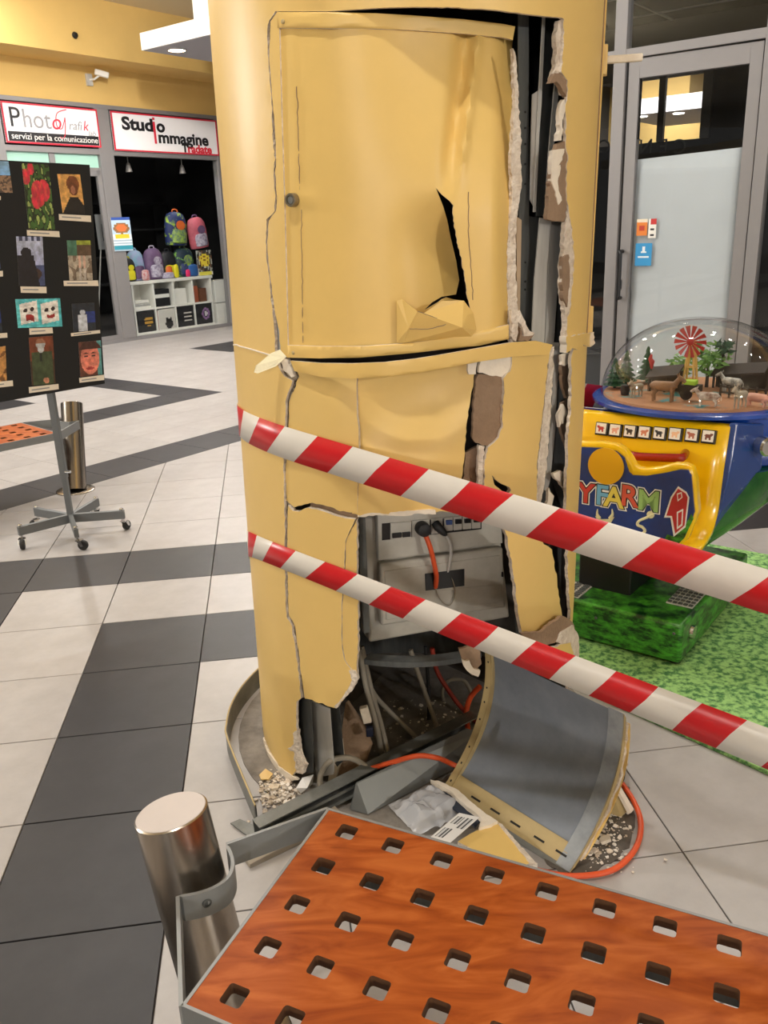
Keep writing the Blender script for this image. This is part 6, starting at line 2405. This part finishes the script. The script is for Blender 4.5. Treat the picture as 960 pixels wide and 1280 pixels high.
# windmill
wc = DPX(866, 426, .66)
wf = Vector((wc.x, wc.y, TOPZ))
MILLR = mat('toy_windmill_red', (176, 44, 42), .45)
mb = MB()
for q in ((.026, .026), (-.026, .026), (.026, -.026), (-.026, -.026)):
    mb.tube([wf + U * q[0] + V * q[1], wf + U * (q[0] * .3) + V * (q[1] * .3) + SUP * (wc.z - TOPZ)], .005, 6)
for z in (.25, .5, .75):
    s_ = .026 * (1 - .7 * z)
    zz = SUP * ((wc.z - TOPZ) * z)
    for a, b in (((s_, s_), (-s_, s_)), ((-s_, s_), (-s_, -s_)), ((-s_, -s_), (s_, -s_)), ((s_, -s_), (s_, s_))):
        mb.tube([wf + U * a[0] + V * a[1] + zz, wf + U * b[0] + V * b[1] + zz], .003, 5)
mill = mb.build('toy_windmill', mat('toy_tower_yellow', (206, 168, 90), .5), ride)
hubp = wc - V * .03
MB().lathe([(.012, -.01), (.014, .004), (0, .010)], hubp, 14, 0, (U, SUP, -V)).build('windmill_hub', MILLR, mill)
for k in range(14):
    a = 2 * PI * k / 14
    d = U * math.cos(a) + SUP * math.sin(a)
    p = -U * math.sin(a) + SUP * math.cos(a)
    MB().prism([hubp + d * .012 - p * .002, hubp + d * .064 - p * .009 - V * .004, hubp + d * .064 + p * .009 + V * .004, hubp + d * .012 + p * .002], -V * .0015).build('windmill_blade', MILLR, mill, smooth=0)
# trees
LEAFL = mat('toy_leaf_green', (126, 170, 80), .6, dark=(60, 110, 44), scale=30)
FIR = mat('toy_fir_green', (40, 86, 52), .7, dark=(18, 50, 34), scale=30)
rt = random.Random(9)


def leaftree(px, py, v, R_, n, m):
    c = DPX(px, py, v)
    f = Vector((c.x, c.y, TOPZ))
    tr = MB().tube([f, f.lerp(c, .5), c], [.008, .006, .004], 6).build('toy_tree', DWOOD, ride)
    mb = MB()
    for k in range(n):
        d = Vector((rt.gauss(0, 1), rt.gauss(0, 1), rt.gauss(0, .7))).normalized() * R_ * rt.uniform(.25, 1)
        p = c + d
        a = Vector((rt.gauss(0, 1), rt.gauss(0, 1), rt.gauss(0, .5))).normalized()
        b = a.orthogonal().normalized()
        s_ = rt.uniform(.014, .026)
        mb.add([p - a * s_, p + b * s_ * .4, p + a * s_, p - b * s_ * .4], [(0, 1, 2, 3)])
    tag(mb.build('tree_leaves', m, tr, smooth=0, recalc=False), kind='stuff')


leaftree(886, 448, .80, .085, 170, LEAFL)
leaftree(848, 458, .80, .06, 80, LEAFL)
leaftree(905, 432, .82, .04, 40, FIR)
for (px, v, h) in ((768, .62, .13), (782, .72, .15), (808, .80, .16)):
    f = onsand(px, v)
    mb = MB()
    for j in range(6):
        r_ = .05 * (1 - j / 6.5)
        mb.lathe([(r_, h * (.12 + j * .145)), (r_ * .4, h * (.12 + j * .145 + .13)), (0, h * (.14 + j * .145 + .14))], f, 9)
    mb.tube([f, f + SUP * h * .2], .006, 6)
    mb.build('toy_fir', FIR, ride, smooth=0)
# sheds, fences and cart
mb = MB()
for (x0, x1, y0, v) in ((812, 852, 468, .62), (893, 960, 465, .80)):
    a, b = DPX(x0, y0, v), DPX(x1, y0 - 3, v)
    for P in (a, b, a.lerp(b, .5)):
        mb.box((P + Vector((P.x, P.y, TOPZ))) / 2, (.008, .008, P.z - TOPZ), AXR)
    mb.prism([a - V * .05 - SUP * .012, b - V * .05 - SUP * .012, b + V * .03 + SUP * .02, a + V * .03 + SUP * .02], SUP * .008)
    mb.prism([Vector((a.x, a.y, TOPZ)) + V * .03, Vector((b.x, b.y, TOPZ)) + V * .03, b + V * .03, a + V * .03], V * .006)
mb.build('toy_shed', DWOOD, ride, smooth=0)
mb = MB()
for (x0, x1, v) in ((900, 968, .62),):
    a, b = onsand(x0, v), onsand(x1, v)
    for k in range(7):
        P = a.lerp(b, k / 6)
        mb.box(P + SUP * .025, (.007, .007, .05), AXR)
    for z in (.02, .042):
        mb.tube([a + SUP * z, b + SUP * z], .0035, 5)
mb.build('toy_fence', DWOOD, ride, smooth=0)
mb = MB()
P = onsand(857, .50)
mb.lathe([(.02, -.006), (.024, -.004), (.024, .004), (.02, .006)], P + SUP * .024, 16, 0, (U, SUP, V))
mb.box(P + SUP * .05 + U * -.02, (.07, .05, .025), AXR)
mb.build('toy_cart', DWOOD, ride, smooth=30)
MB().box(onsand(862, .5) + SUP * .072, (.045, .04, .018), AXR).build('toy_hay', mat('toy_lime_hay', (160, 200, 60), .6), ride, smooth=0, bevel=.003)
MB().lathe([(.016, 0), (.020, .02), (.016, .04), (0, .042)], onsand(781, .5), 12).build('toy_barrel', DWOOD, ride)
P = DPX(815, 452, .62)
MB().tube([P - SUP * .03, P, P + SUP * .012 + U * .008, P + SUP * .03 + U * .004], [.004, .012, .009, .004], 8).build('toy_rooster', MILLR, ride)
MB().tube([Vector((P.x, P.y, TOPZ)), P - SUP * .02], .003, 6).build('toy_post', DWOOD, ride)
# clear dome
prof = []
for k in range(25):
    a = PI / 2 * k / 24
    prof.append((DRd * math.cos(a) ** .92 if k < 24 else 0, .315 * math.sin(a)))
dome = MB().lathe(prof, DCW, 56, cap=(False, False)).build('dome', DOME, ride, smooth=80, recalc=False)
